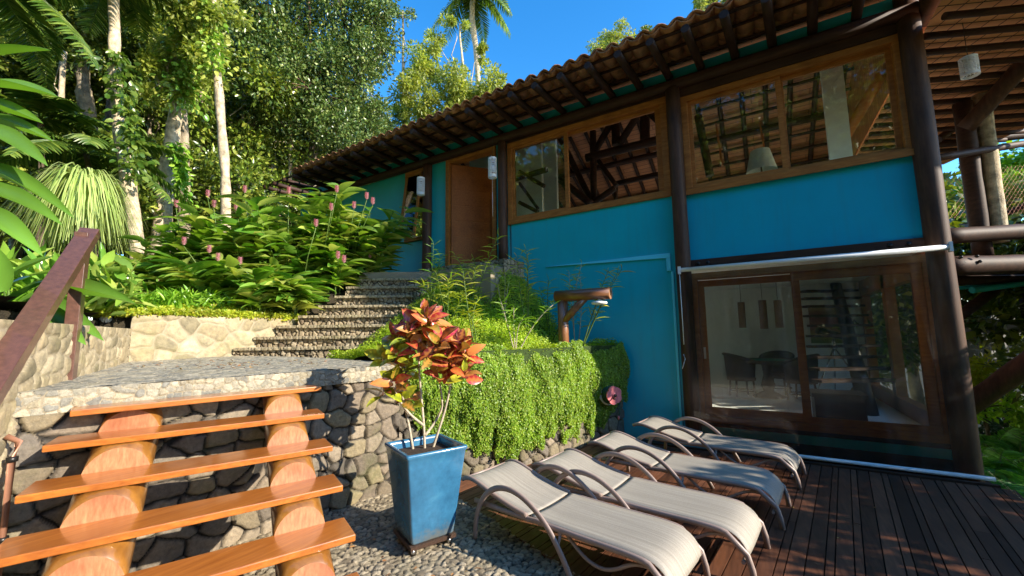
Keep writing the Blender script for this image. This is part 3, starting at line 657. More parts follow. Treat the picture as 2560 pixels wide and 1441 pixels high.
for k, (a, c, z) in enumerate(STEP):
    tt = unit(c - a); nn = V(-tt[1], tt[0])  # uphill normal
    if k < 7: a2, c2 = STEP[k + 1][0], STEP[k + 1][1]
    else: a2, c2 = a + nn * .5, c + nn * .5
    ovh = .03; zb = z - .20
    # riser stones
    path = [a - nn * .0 - tt * .02, c + tt * .02]
    fnr, Lr = path_fn(path, zb, side=1)
    def fr_(U, W, fnr=fnr, Lr=Lr, k=k):
        P, Nn = fnr(U, W); P = P + Nn * (-.01 + .035 * fbm(U * 3 + k * 7, W * 2, 40 + k, 2))[:, None]; return P, Nn
    stone_sheet('step_riser', fr_, Lr, .195, .011, .075, .04, MT['riser'], 50 + k, .15, 1.2, parent=st)
    b = MB(); b.prism([tuple(a - nn * .05), tuple(c - nn * .05), tuple(c2 + (c2 - c) * .25 + nn * .1), tuple(a2 + (a2 - a) * .25 + nn * .1)], z - .038, z - .002)
    fnx, Lx = path_fn([a - nn * .052, c - nn * .052], z - .042, side=1); stone_sheet('tread_edge', fnx, Lx, .044, .011, .05, .016, MT['stone_lit'], 60 + k, .15, 1, parent=st)
    b.prism([tuple(a + nn * .03), tuple(c + nn * .03), tuple(c2 + nn * .1), tuple(a2 + nn * .1)], 1.3, z - .035); obj('step_tread', b, MT['stone_lit'], st)
    # right cheek of lit stones
    fnc, Lc = path_fn([c + tt * .015, c2 + tt * .015 + (c2 - c) * .15], max(1.3, z - .22 - (.0 if k else .2)), side=1)
    stone_sheet('step_cheek', fnc, Lc, z - max(1.3, z - .22 - (.0 if k else .2)) - .005, .016, .12, .03, MT['stone_lit'], 70 + k, .15, 1, parent=st)
# platform at the door
pl = MB(); c7 = STEP[7]
pl.prism([tuple(c7[0] + V(-.1, .1)), tuple(c7[1] + V(0, .1)), (-4.15, 6.05), (-4.05, 7.0), (-7.6, 7.0), (-7.4, 5.8)], 1.6, 3.02)
struct(obj('door_platform', pl, MT['slab']), 'structure', 'stone platform in front of the door')
ps = thing('stone_door_step', 'shadowed stone step in front of the half open front door', 'stone step', (-4.9, 6.6, 3.0))
b = MB(); b.bx(-6.3, -4.12, 6.45, 7.0, 3.02, 3.19); obj('step_block', b, MT['riser'], ps)
fnq, Lq = path_fn([V(-6.3, 6.45), V(-4.1, 6.45)], 2.86, side=1); stone_sheet('step_riser', fnq, Lq, .33, .014, .10, .03, MT['riser'], 90, parent=ps)
fnq, Lq = path_fn([V(-4.1, 6.4), V(-4.0, 7.0)], 2.86, side=1); stone_sheet('step_riser', fnq, Lq, .33, .014, .10, .03, MT['riser'], 91, parent=ps)
# ================================================================== WOODEN STAIRS
ws = thing('wooden_stairs', 'varnished orange wooden stairs of open treads on two heavy logs', 'stairs', (-3.2, 1.4, 0))
R2 = V(-3.22, 2.18, 1.10); RUN = .352; RISE = .193
TRD = []
for k in range(1, 8):
    fr = R2 + (k - 2) * (N1 * RUN) - V(0, 0, RISE) * (k - 2)
    if k == 1: fr = V(-3.52, 2.36, 1.285)
    fl = fr - T1 * 1.62; TRD.append((fl, fr))
    b = MB(); up = V(0, 0, 1); dep = .30 if k > 1 else .21; Na, Ta, ln = N1, T1, 1.62
    if k == 1: fr = V(-3.56, 2.37, 1.287); fl = V(-3.93, .81, 1.287); ln = np.linalg.norm(fr - fl); Ta = (fr - fl) / ln; Na = V(Ta[1], -Ta[0], 0)
    mid = (fl + fr) / 2 - Na * dep / 2 - up * .021
    b.box(mid, (dep, ln, .042), (Na, Ta, up)); obj('tread', b, MT['tread'], ws, bevel=.006)
def notched(offset, rad, hh):
    """offset = distance of the log axis from the right ends of the treads"""
    b = MB(); n = 36; rings = []
    base = R2 - T1 * offset
    def P(s, zc, zclip):
        out = []
        for j in range(n):
            a = 2 * math.pi * j / n; w = rad * math.cos(a); z = zc + rad / .87 * math.sin(a)
            out.append(base + N1 * s + T1 * w + V(0, 0, min(z, zclip) - base[2]))
        return out
    zax = lambda s: R2[2] - RISE / RUN * s
    # height offset: full top above tread top at back of tread = hh
    off = lambda s: zax(s) + (hh - rad / .87) - RISE / RUN * .31
    seq = []
    for k in range(1, 9):
        f = (k - 2) * RUN; bk = f - .285; zt = R2[2] - (k - 2) * RISE - .044
        if k == 1: bk = f - .22; seq += [(bk - .02, zt)]
        seq += [(bk, zt + RISE if k > 1 else zt), (bk + 1e-4, zt)]
        for q in (.25, .5, .75): seq.append((bk + (f - bk) * q, zt))
        seq += [(f - .012, zt)]
    vs = []; 
    for s, zc in seq: vs += P(s, off(s), zc)
    k = len(seq); base_i = b.n
    for i in range(k - 1):
        disc = abs(seq[i + 1][0] - seq[i][0]) < 1e-3
        for j in range(n):
            b.f.append((i * n + j, i * n + (j + 1) % n, (i + 1) * n + (j + 1) % n, (i + 1) * n + j)); b.m.append(1 if disc else 0); b.sm.append(not disc)
    b.v.append(np.array(vs)); b.n += len(vs)
    return b
obj('log_stringer', notched(.27, .15, .148), [MT['slog'], MT['endgrain']], ws)
obj('log_stringer', notched(1.26, .172, .150), [MT['slog'], MT['endgrain']], ws)
# ================================================================== RAIL
rl = thing('steel_handrail', 'rusty brown steel handrail and post rising past the left of the stairs', 'handrail', (-5.03, 1.03, 1.42))
pb = (atX(157, 945, -5.10) + atX(210, 945, -4.96)) / 2
A = V(-5.03, 1.03, 2.66)
b = MB(); b.bar((-5.02, 1.0, 1.40), (-5.02, 1.0, 2.68), .085, .13, N1); obj('post', b, MT['rail'], rl, bevel=.004)
E0 = A + N1 * (-.10) + V(0, 0, .10); 
lo = A + N1 * 1.75 - V(0, 0, 1.75 * .755)
hi = A - N1 * .07 + V(0, 0, .07 * .755)
b = MB(); b.bar(hi, lo, .125, .085, (0, 0, 1)); obj('rail', b, MT['rail'], rl, bevel=.004)
cpz = thing('copper_pipe', 'thin copper pipe standing against the pale wall at the left edge', 'pipe', (-3.95, .56, 0))
b = MB(); q = atX(10, 1070, -3.9); b.tube([(-4.02, .60, -.0), (-4.02, .60, 1.0), (-4.02, .62, 1.12), (-4.05, .57, 1.16)], .018, 8); obj('pipe_tube', b, MT['copper'], cpz)
for z in (.55, 1.02): b = MB(); b.lathe((-4.02, .60, z), [(.0, -.015), (.027, -.015), (.027, .015), (0, .015)], 10); obj('clamp', b, MT['metal_dark'], cpz)
# bulkhead lamp on the wall
p = atD(268, 800, 5.05); L0 = V(p[0], p[1], p[2])
wl = thing('bulkhead_lamp', 'small black caged bulkhead lamp on the corner of the pale wall', 'wall lamp', L0)
ax = unit(V(.75, -.4, .25)); b = MB(); b.lathe(L0 - ax * .03, [(0, 0), (.075, 0), (.08, .03), (.06, .06), (0, .06)], 18, axis=ax); obj('lamp_base', b, MT['metal_dark'], wl)
b = MB(); b.lathe(L0 + ax * .03, [(.058, 0), (.055, .04), (.035, .07), (0, .08)], 16, axis=ax); obj('glass_dome', b, MT['alu'], wl)
b = MB(); s1 = unit(np.cross(ax, (0, 0, 1))); s2 = np.cross(s1, ax)
for s in (s1, s2): b.tube([L0 + ax * (.03 + .07 * math.sin(a)) + s * .068 * math.cos(a) for a in np.linspace(0, math.pi, 9)], .005, 6)
b.tube([L0 + ax * .05 + s1 * .066 * math.cos(a) + s2 * .066 * math.sin(a) for a in np.linspace(0, 6.283, 17)], .005, 6)
obj('cage', b, MT['metal_dark'], wl)
# ================================================================== HOUSE
WY = 7.05
house = thing('house', 'turquoise house with dark log posts, timber windows and a terracotta tiled eave', 'house', (-1.0, WY, 0))
def hb(name, mat, *boxes, parent=house, bevel=0):
    b = MB()
    for q in boxes: b.bx(*q)
    return obj(name, b, mat, parent, bevel=bevel)
# walls (front face at WY)
Y1 = WY + .16
hb('wall', MT['teal_left'], (-12, -7.42, WY, Y1, 1.8, 5.86), (-7.42, -6.71, WY, Y1, 1.8, 4.03), (-6.71, -6.07, WY, Y1, 1.8, 5.86), (-4.66, -4.36, WY, Y1, 1.8, 5.86))
hb('wall', MT['teal'], (-4.30, -1.10, WY, Y1, -.2, 4.03))
hb('wall', MT['teal_up'], (-.90, 1.86, WY, Y1, 2.90, 4.00))
hb('frieze', MT['teal_left'], (-12, 1.95, WY - .01, Y1, 5.97, 6.24))
b = MB(); b.extr([(-3.5, WY - .03, 3.045), (-1.20, WY - .03, 2.975), (-1.20, WY - .03, 3.055), (-3.5, WY - .03, 3.052)], (0, .026, 0)); obj('painted_sun_strip', b, MT['painted_sun_strip'], house)  # raised cyan band standing in for grazing sunlight on the wall
hb('painted_sun_strip', MT['painted_sun_strip'], (-1.265, -1.20, WY - .03, WY - .002, 2.76, 2.973), (-1.20, -1.165, WY - .03, WY - .002, .0, 2.74))
hb('plinth', MT['teal'], (-.92, 1.88, WY - .03, Y1 + .1, .185, .30))
hb('plinth', MT['logx'], (-.92, 1.88, WY - .01, Y1 + .1, -1.5, .182), (-.92, 1.88, WY - .02, Y1, .303, .36))
hb('plinth', MT['teal'], (-1.20, -.80, 6.86, WY - .035, .0, .10))
# end wall of the upper floor at left and floors, ceilings
hb('floor_slab', MT['roomwhite'], (-11.9, 1.95, Y1 + .003, 13.5, 2.76, 3.15), (-4.0, 2.0, Y1 + .003, 12, .20, .378))
hb('inner_wall', MT['roomwhite'], (-3.2, 2.0, 11.25, 11.4, .38, 2.76), (-3.3, -3.2, 7.25, 11.25, .38, 2.76), (-5.45, -4.5, 8.9, 9.0, 3.2, 7.0), (-11.9, -11.8, 7.3, 13.4, 3.2, 5.8))
# log posts
def log(name, a, b_, r, mat=MT['log'], parent=house, n=16, r2=None, wob=.0):
    a = np.asarray(a, float); b_ = np.asarray(b_, float); k = 8
    pts = [a + (b_ - a) * i / k for i in range(k + 1)]; rr = np.linspace(r, r2 or r, k + 1) * (1 + .03 * np.sin(np.arange(k + 1) * 2.1 + a[0] * 7))
    b = MB(); b.tube(pts, rr, n); return obj(name, b, mat, parent)
log('post', (-6.62, 6.99, 2.6), (-6.62, 6.99, 5.85), .11); log('post', (-4.47, 6.99, 3.19), (-4.47, 6.99, 5.86), .10)
log('post', (-1.0, 6.98, -.1), (-1.0, 6.98, 5.86), .115); log('post', (1.965, 7.02, -1.6), (1.965, 7.02, 6.2), .125)
log('beam', (-12.1, 6.97, 5.93), (2.05, 6.97, 5.93), .095, MT['logx']); 
hb('beam', MT['logx'], (-.90, 1.86, WY - .05, WY + .1, 2.775, 2.893)); hb('lintel', MT['logx'], (-.90, 1.86, WY - .05, WY + .1, 5.70, 5.86)); hb('lintel', MT['logx'], (-4.36, -1.1, WY - .03, WY + .1, 5.806, 5.86))
for x in (-.78, -.64, 1.52, 1.70): b = MB(); b.lathe((x, WY - .05, 2.83), [(0, 0), (.03, 0), (.026, .012), (0, .016)], 10, axis=(0, -1, 0)); obj('bolt', b, MT['metal_dark'], house)
# rafters
xr = 1.45
i = 0
while xr > -12:
    b = MB(); y0, y1 = 6.97, 5.93; z = 6.10; pts = [(xr, 7.3, z + .02), (xr, 7.0, z), (xr - .012, y0, z)] + [(xr - .09 * t, y0 - (y0 - y1) * t, z + .01 * t) for t in (.3, .6, 1)]
    b.tube([(xr + .02, 7.06, z + .01), (xr, 6.985, z - .012)] + pts[3:], [.03, .062, .066, .064, .062], 12); obj('rafter', b, MT['logy'], house); xr -= .497; i += 1
# battens over rafters and roof
hb('batten', MT['logx'], (-12, 2.4, 6.02, 6.07, 6.172, 6.20), (-12, 2.4, 6.36, 6.40, 6.172, 6.20), (-12, 2.4, 6.74, 6.78, 6.172, 6.20))
def roof_fn(x, s):  # s = run distance from the eave
    y = 5.92 + s; z = 6.22 + .05 * s + .42 * np.clip(s - .9, 0, 9); return y, z
def tiles():
    T = []
    xs = np.arange(-10.6, 2.5, .02); nx = len(xs)
    for layer in (0, 1):
        vs = []; fs = []; base = 0
        ph = (xs / .243)
        for row in range(14):
            s0 = row * .37 - (.0 if layer else .02); s1 = s0 + .41
            jit = rgs.normal(size=600)[(np.floor(ph + .5 * layer) % 600).astype(int)] * .008
            for s, dz in ((s0, .022), ((s0 + s1) / 2, .011), (s1, .0)):
                y, z = roof_fn(xs, s)
                if layer == 0: w = .088 * np.abs(np.cos(np.pi * ph)) ** .8 - .012
                else: w = .055 - .085 * np.abs(np.cos(np.pi * (ph + .5))) ** .8
                vs.append(np.stack([xs, np.full(nx, y) + jit, z + w + dz + .012 * jit * 20], 1))
            for r in range(2):
                a = base + r * nx + np.arange(nx - 1); fs.append(np.stack([a, a + 1, a + 1 + nx, a + nx], 1))
            base += 3 * nx
        T.append((np.vstack(vs), np.vstack(fs)))
    for v, f in T:
        me = raw_mesh('roof_tiles', v - world_loc(house), f.ravel(), np.full(len(f), 4), [MT['tile']], None, np.ones(len(f), bool)); o = link('roof_tiles', me, house)
        m = o.modifiers.new('s', 'SOLIDIFY'); m.thickness = .016; m.offset = -1
tiles()
# roof boards seen from inside: two slopes
b = MB(); zf = lambda y: 6.27 + .42 * (y - 6.97)
b.add([(-12, 6.97, 6.27), (2.3, 6.97, 6.27), (2.3, 10.6, zf(10.6)), (-12, 10.6, zf(10.6))], [(0, 1, 2, 3)])
b.add([(-12, 10.6, zf(10.6)), (2.3, 10.6, zf(10.6)), (2.3, 15.5, zf(10.6) - .45 * 4.9), (-12, 15.5, zf(10.6) - .45 * 4.9)], [(0, 1, 2, 3)])
o = obj('ceiling_boards', b, MT['boards'], house)
zr = zf(10.6)
b = MB(); b.extr([(2.15, 7.25, 5.75), (2.15, 15, 5.75), (2.15, 15, zr - 1.95), (2.15, 10.6, zr - .02), (2.15, 7.25, zf(7.25) - .02)], (.06, 0, 0)); obj('gable', b, MT['boards'], house)
for x in np.arange(-11.5, 2.2, .5):
    log('inner_rafter', (x, 10.65, zr - .09), (x, 15.2, zr - .09 - .45 * 4.55), .055, MT['logy'], n=8); 
for y in (12.0, 13.6): log('purlin', (-12, y, zr - .2 - .45 * (y - 10.6)), (2.2, y, zr - .2 - .45 * (y - 10.6)), .09, MT['logx'], n=10)
# truss logs inside window two (in the plane Y=9.2)
def cl(a, c, r, y=9.2, y2=None):
    p = atY(1240 + a[0] / 2.4846, 120 + a[1] / 2.4846, y); q = atY(1240 + c[0] / 2.4846, 120 + c[1] / 2.4846, y2 or y); log('truss_log', p, q, r, MT['logx'], n=10)
cl((560, 685), (1110, 548), .10); cl((602, 520), (608, 975), .08); cl((400, 560), (600, 965), .075, 9.35); cl((400, 820), (590, 970), .09, 9.0)
cl((715, 470), (610, 650), .085, 9.3); cl((742, 440), (745, 605), .10, 9.35); cl((885, 410), (765, 600), .085, 9.1); cl((925, 380), (925, 575), .11, 9.3); cl((930, 380), (1090, 520), .09, 9.1)
cl((740, 845), (1110, 765), .07, 9.9); cl((620, 680), (750, 860), .06, 9.5); cl((605, 960), (740, 870), .075, 9.1); cl((745, 860), (742, 990), .05, 9.6)
cl((145, 770), (300, 860), .055, 8.6); cl((145, 840), (262, 1000), .04, 8.55); cl((145, 960), (262, 1020), .05, 8.5)
# ---------------------------------------------------------------- windows
def frame_box(mb, x0, x1, z0, z1, w, y0, y1):
    mb.bx(x0, x1, y0, y1, z1 - w, z1); mb.bx(x0, x1, y0, y1, z0, z0 + w)
    mb.bx(x0, x0 + w, y0 + .002, y1 - .002, z0 + w, z1 - w); mb.bx(x1 - w, x1, y0 + .002, y1 - .002, z0 + w, z1 - w)
def window(x0, x1, z0, z1, w, sashes, sw=.055, yo=-.04):
    b = MB(); frame_box(b, x0, x1, z0, z1, w, WY + yo, WY + .15); f = obj('window', b, MT['frame'], house, bevel=.006)
    for (a, c, glass, y) in sashes:
        b = MB(); frame_box(b, a, c, z0 + w - .01, z1 - w + .01, sw, y, y + .045); s = obj('sash', b, MT['frame'], f, bevel=.004)
        if glass:
            g = MB(); g.bx(a + sw - .005, c - sw + .005, y + .018, y + .024, z0 + w + sw - .015, z1 - w - sw + .015); obj('pane', g, MT['glass'], f)
    return f
w2 = window(-4.36, -1.12, 4.02, 5.80, .11, [(-4.25, -3.0, True, WY - .015)]); 
hb('sash', MT['frame'], (-3.0, -1.23, WY + .045, WY + .09, 5.63, 5.69), (-1.33, -1.23, WY + .045, WY + .09, 4.13, 5.63), (-3.05, -2.98, WY - .02, WY + .05, 4.13, 5.69), parent=w2)
hb('sash', MT['frame'], (-3.0, -1.3, WY + .06, WY + .1, 4.13, 4.17), parent=w2)
w3 = window(-.89, 1.88, 3.995, 5.69, .10, [(-.80, .52, True, WY - .005), (.48, 1.79, True, WY + .045)], .07, -.05)
hb('sill', MT['frame'], (-.90, 1.89, WY - .075, WY - .052, 3.975, 4.06), parent=w3)
# narrow awning window, tilted out
b = MB(); frame_box(b, -7.40, -6.72, 4.04, 5.83, .08, WY - .05, WY + .1); nw = obj('window', b, MT['frame'], house, bevel=.005)
b = MB(); ax = V(0, -.14, -1); ax = unit(ax); c0 = V(-7.06, WY - .06, 5.74)
for s, ww, hh in ((0, .54, .06), (1.58, .54, .08)): b.box(c0 + ax * (s + .03), (ww, .04, hh), ((1, 0, 0), np.cross(ax, (1, 0, 0)), ax))
for sx in (-.24, .24): b.box(c0 + V(sx, 0, 0) + ax * .83, (.065, .038, 1.52), ((1, 0, 0), np.cross(ax, (1, 0, 0)), ax))
obj('sash', b, MT['frame'], nw); b = MB(); b.box(c0 + ax * .83, (.42, .006, 1.52), ((1, 0, 0), np.cross(ax, (1, 0, 0)), ax)); obj('pane', b, MT['glass'], nw)
# ---------------------------------------------------------------- front door
b = MB(); b.bx(-6.07, -5.97, WY - .04, WY + .16, 3.19, 5.84); b.bx(-4.76, -4.66, WY - .04, WY + .16, 3.19, 5.84); b.bx(-5.97, -4.76, WY - .038, WY + .16, 5.76, 5.84); df = obj('door_frame', b, MT['frame'], house, bevel=.005)
h0 = V(-5.95, WY + .03, 0); h1 = V(-5.14, 8.02, 0); dd = unit(h1 - h0); dn2 = V(dd[1], -dd[0], 0); wd = 1.12
h0 = h0 - dd * 0; b = MB(); b.box(h0 + dd * wd / 2 + V(0, 0, 4.47), (wd, .045, 2.54), (dd, dn2, (0, 0, 1)))
for k in range(6): b.box(h0 + dd * wd / 2 + dn2 * .024 + V(0, 0, 3.46 + k * .37), (wd - .1, .008, .34), (dd, dn2, (0, 0, 1)))
dl = obj('door', b, MT['doorw'], house, bevel=.003)
b = MB(); hp = h0 + dd * (wd - .13) + dn2 * .09; b.tube([hp + V(0, 0, 3.75), hp + V(0, 0, 4.95)], .02, 10)
for z in (3.82, 4.88): b.tube([hp + V(0, 0, z), hp - dn2 * .07 + V(0, 0, z)], .012, 8)
obj('handle', b, MT['metal_dark'], dl)
b = MB(); b.lathe(h0 + dd * (wd - .06) + dn2 * .025 + V(0, 0, 4.2), [(0, 0), (.03, 0), (.028, .015), (0, .02)], 12, axis=dn2); obj('lock', b, MT['metal_dark'], dl)
hb('inner_wall', MT['roomwhite'], (-7.5, -4.5, 9.8, 9.9, 3.2, 7.3)); log('inner_beam', (-6.4, 8.8, 5.75), (-4.2, 8.6, 5.75), .07, MT['logx'])
# ---------------------------------------------------------------- sliding door
b = MB(); frame_box(b, -.92, 1.90, .36, 2.68, .10, WY - .02, WY + .15); sd = obj('sliding_door_frame', b, MT['frame'], house, bevel=.006)
def leaf(x0, x1, z0, z1, y, wl, wr, wb, wt):
    b = MB(); b.bx(x0, x1, y, y + .045, z0, z0 + wb); b.bx(x0, x1, y, y + .045, z1 - wt, z1); b.bx(x0, x0 + wl, y + .001, y + .044, z0 + wb, z1 - wt); b.bx(x1 - wr, x1, y + .001, y + .044, z0 + wb, z1 - wt)
    d = obj('sliding_door', b, MT['frame'], house, bevel=.005)
    g = MB(); g.bx(x0 + wl - .005, x1 - wr + .005, y + .02, y + .026, z0 + wb - .005, z1 - wt + .005); obj('pane', g, MT['glass_low'], d); return d
l1 = leaf(-.83, .46, .45, 2.56, WY + .06, .10, .03, .13, .10); l2 = leaf(.42, 1.81, .45, 2.58, WY + .01, .10, .12, .10, .12)
b = MB(); b.bx(-.795, -.765, WY + .05, WY + .062, 1.32, 1.50); obj('handle', b, MT['alu'], l1)
# ---------------------------------------------------------------- room window at the right (inside, orange timber)
rwl = MB()
for y0, y1 in ((7.22, 7.5), (9.25, 9.45), (11.1, 11.3)): rwl.bx(1.86, 2.0, y0, y1, .38, 2.76)
rwl.bx(1.86, 2.0, 7.5, 11.1, 2.45, 2.76); rwl.bx(1.86, 2.0, 7.5, 11.1, .38, .62); obj('side_window', rwl, MT['orangewood'], house)
# ---------------------------------------------------------------- upper floor, seen through window three
log('truss_log', atY(2095, 375, 9.6), atY(2205, 185, 9.0), .09, MT['orangewood']); log('truss_log', atY(1775, 440, 9.2), atY(1745, 290, 9.2), .08, MT['logx'])
b = MB(); b.bx(1.2, 1.5, 8.4, 8.5, 4.0, 6.4); obj('inner_wall', b, MT['roomwhite'], house)
b = MB(); b.bar(atY(1790, 310, 9.4), atY(1806, 415, 9.4), .04, .04); b.bar(atY(1900, 310, 9.4), atY(1912, 380, 9.4), .03, .03); obj('inner_frame', b, MT['orangewood'], house)
for k in range(9): log('batten', (-.6, 9.2 + .0, 4.8) if 0 else (-1.0, 9.6 + k * .48, zr - .14 - .45 * max(0, 9.6 + k * .48 - 10.6)), (2.2, 9.6 + k * .48, zr - .14 - .45 * max(0, 9.6 + k * .48 - 10.6)), .04, MT['logx'], n=8)
# switch plate, security camera
b = MB(); p = atY(1068, 583, WY); b.bx(p[0] - .045, p[0] + .045, WY - .014, WY - .002, p[2] - .065, p[2] + .065); b.bx(p[0] - .02, p[0] + .02, WY - .02, WY - .0142, p[2] - .03, p[2] + .03)
o = obj('wall_switch', b, MT['alu'], None); tag(o, 'small white switch plate on the teal wall right of the narrow window', 'switch')
p = atY(1078, 357, 6.7); sc = thing('security_camera', 'small white security camera under the eave above the narrow window', 'camera', p); ax = unit(V(.5, -.8, -.25))
b = MB(); b.lathe(p, [(0, -.07), (.04, -.07), (.045, .05), (.03, .055), (0, .056)], 14, axis=ax); obj('camera_body', b, MT['alu'], sc); b = MB(); b.lathe(p + ax * .056, [(.028, 0), (.02, .008), (0, .01)], 12, axis=ax); obj('lens', b, MT['metal_dark'], sc)
b = MB(); b.tube([p - ax * .03, p + V(-.01, .06, .06), p + V(-.01, .08, .32)], .014, 8); obj('bracket', b, MT['alu'], sc)
# ================================================================== PENDANT LAMPS
def perforated(c, r, h, n=16, rows=9, seed=1):
    rr = random.Random(seed); b = MB()
    for th, fl in ((r, 0), (r - .012, 1)):
        b.lathe(c, [(th, -h / 2), (th, -h / 2 + h * .13)], 32); b.lathe(c, [(th, h / 2 - h * .10), (th, h / 2)], 32)
    z0 = -h / 2 + h * .13; z1 = h / 2 - h * .10; gz_ = np.linspace(z0, z1, rows + 1); jz = {}; 
    ja = [[rr.uniform(-.22, .22) for _ in range(n)] for _ in range(rows + 1)]; jzz = [[rr.uniform(-.2, .2) * (z1 - z0) / rows if 0 < k < rows else 0 for _ in range(n)] for k in range(rows + 1)]
    P = lambda k, j, q: (2 * math.pi * (j + ja[k][j % n]) / n, gz_[k] + jzz[k][j % n])
    for k in range(rows):
        for j in range(n):
            cs = [P(k, j, 0), P(k, j + 1, 0), P(k + 1, j + 1, 0), P(k + 1, j, 0)]
            # unwrap
            ca = sum(q[0] for q in cs) / 4; cz = sum(q[1] for q in cs) / 4
            ins = [(ca + (a - ca) * .76, cz + (z - cz) * .70) for a, z in cs]
            for rad in (r, r - .012):
                v = [V(rad * math.cos(a), rad * math.sin(a), z) + c for a, z in cs + ins]
                b.add(v, [(q, (q + 1) % 4, 4 + (q + 1) % 4, 4 + q) for q in range(4)])
            v = [V(rd * math.cos(a), rd * math.sin(a), z) + c for rd in (r, r - .012) for a, z in ins]
            b.add(v, [(q, (q + 1) % 4, 4 + (q + 1) % 4, 4 + q) for q in range(4)])
    b.lathe(c, [(r, h / 2), (.0, h / 2)], 32); b.lathe(c, [(r, -h / 2), (r - .012, -h / 2)], 32)
    return b
def pendant(label, p, r, h, top, seed, tilt=0):
    t = thing('pendant_lamp', label, 'hanging lamp', p, 0, 'white perforated ceramic pendant lamps')
    obj('lamp_shade', perforated(np.asarray(p, float), r, h, seed=seed), MT['ceramic'], t)
    b = MB(); b.tube([p + V(0, 0, h / 2), (p[0], p[1], top)], .004, 5); obj('cord', b, MT['metal_dark'], t)
    b = MB(); b.lathe(p, [(0, .06), (.03, .05), (.045, -.02), (.03, -.07), (0, -.08)], 12); obj('bulb', b, MT['white'], t)
p = (atY(1052, 445, 6.45) + atY(1052, 488, 6.45)) / 2; pendant('white perforated ceramic pendant lamp in front of the narrow window', p, .088, .40, 6.1, 3)
p = (atY(1231, 396, 6.45) + atY(1231, 445, 6.45)) / 2; pendant('white perforated ceramic pendant lamp hanging at the right edge of the front door', p, .088, .41, 6.1, 4)
b = MB(); q0 = p - V(0, 0, .2); b.tube([q0, q0 - V(0, 0, .16)], .003, 5); b.tube([q0 - V(0, 0, .3), q0 - V(0, 0, .8)], .004, 5); b.tube([q0 - V(0, 0, .12), q0 - V(0, 0, .34)], .002, 4)
o = obj('wind_chime', b, MT['alu'], None, origin=q0 - V(0, 0, .8)); tag(o, 'thin pale rod hanging on a string below the lamp by the front door', 'chime')
p = atD(2423, 168, 5.2); pendant('large white perforated ceramic pendant lamp under the veranda roof', p, .088, .25, 5.7, 5)
# ================================================================== ROLLER BLIND
rb = thing('roller_blind', 'clear vinyl roller blind with white tubes pulled down in front of the sliding door', 'roller blind', (.5, 6.86, .05))
b = MB(); b.tube([(-1.02, 6.84, 2.725), (2.0, 6.84, 2.72)], .034, 14); b.bx(-1.06, -1.022, 6.80, 6.88, 2.66, 2.78); b.bx(2.002, 2.03, 6.80, 6.88, 2.66, 2.78); obj('top_tube', b, MT['alu'], rb)
b = MB(); b.tube([(-1.05, 6.88, .05), (2.12, 6.86, .055)], .026, 12); obj('bottom_bar', b, MT['alu'], rb)
b = MB(); nx_ = 60; vs = []
for k in range(13):
    t = k / 12; z = .06 + 2.66 * t
    for j in range(nx_):
        s = j / (nx_ - 1); vs.append((-.97 + (2.93 + .10 * (1 - t)) * s, 6.87 - .01 * t + .012 * math.sin(s * 23 + t * 2) * math.sin(math.pi * t) * (.4 + s), z))
b.add(vs, [(k * nx_ + j, k * nx_ + j + 1, (k + 1) * nx_ + j + 1, (k + 1) * nx_ + j) for k in range(12) for j in range(nx_ - 1)], 0, True); obj('vinyl_sheet', b, MT['sheet'], rb)
b = MB(); b.tube([(-1.04, 6.82, 2.68), (-1.035, 6.80, 1.55)], .006, 6); b.tube([(-1.05, 6.80, 1.40), (-1.03, 6.80, 1.33), (-1.08, 6.80, 1.18)], .006, 6); obj('cord', b, MT['alu'], rb)
# ================================================================== VERANDA (right)
vr = thing('veranda', 'dark log veranda with tiled roof at the right of the house', 'veranda', (3.0, 8.0, 2.4))
u = unit(V(.91, .41, 0)); vdir = V(-.41, .91, 0); vdir = unit(vdir)
def vlog(name, a, c, r, mat=MT['logx'], n=14): return log(name, a, c, r, mat, vr, n)
# ceiling plane slopes: lower away from the camera
o0 = V(2.25, 6.75, 5.62)
def vp(s, t): return o0 + u * s + vdir * t + V(0, 0, -.0 * t)
me_b = MB(); me_b.add([vp(-.3, 0) + V(0, 0, .10), vp(4.5, 0) + V(0, 0, .10), vp(4.5, 5.5) + V(0, 0, .10), vp(-1.2, 5.5) + V(0, 0, .10)], [(0, 1, 2, 3)]); 
vt = link('roof_underside', raw_mesh('roof_underside', np.array([(-.50, -.95, 0), (4.5, -.9, 0), (4.5, 5.5, 0), (2.35, 5.5, 0), (-.10, 0, 0)]), [0, 1, 2, 3, 4], [5], [MT['vtile']]), vr)
vt.location = tuple(o0 + V(0, 0, .10) - world_loc(vr)); vt.rotation_euler = (0, 0, math.atan2(u[1], u[0]))
vlog('rafter', (2.22, 5.9, 6.05), (2.16, 7.2, 5.9), .13); vlog('roof_edge', vp(-.5, -.9) + V(0, 0, .02), vp(4.5, -.9) + V(0, 0, .02), .07)
for k in range(-2, 14): vlog('batten', vp(max(0, -.12 + .45 * (.05 + k * .36)) + (.08 if k < 0 else 0), .05 + k * .36), vp(4.4, .05 + k * .36), .045)
vlog('rafter', atD(2310, 92, 6.0), atD(2640, -45, 6.2), .09); vlog('hip_beam', atD(2413, 322, 6.6), atD(2600, 118, 5.9), .12, MT['log'])
vlog('rafter', atD(2345, 350, 8.0), atD(2480, 250, 8.4), .07); vlog('rafter', atD(2340, 360, 8.6), atD(2640, 330, 9), .09)
vlog('post', (3.36, 9.5, 3.1), (3.40, 9.5, 5.6), .11, MT['barkpale']); vlog('post', (3.14, 9.45, 2.9), (3.16, 9.45, 5.5), .12)
vlog('railing_log', atD(2335, 396, 6.0), atD(2620, 350, 7.2), .055, MT['logx']); 
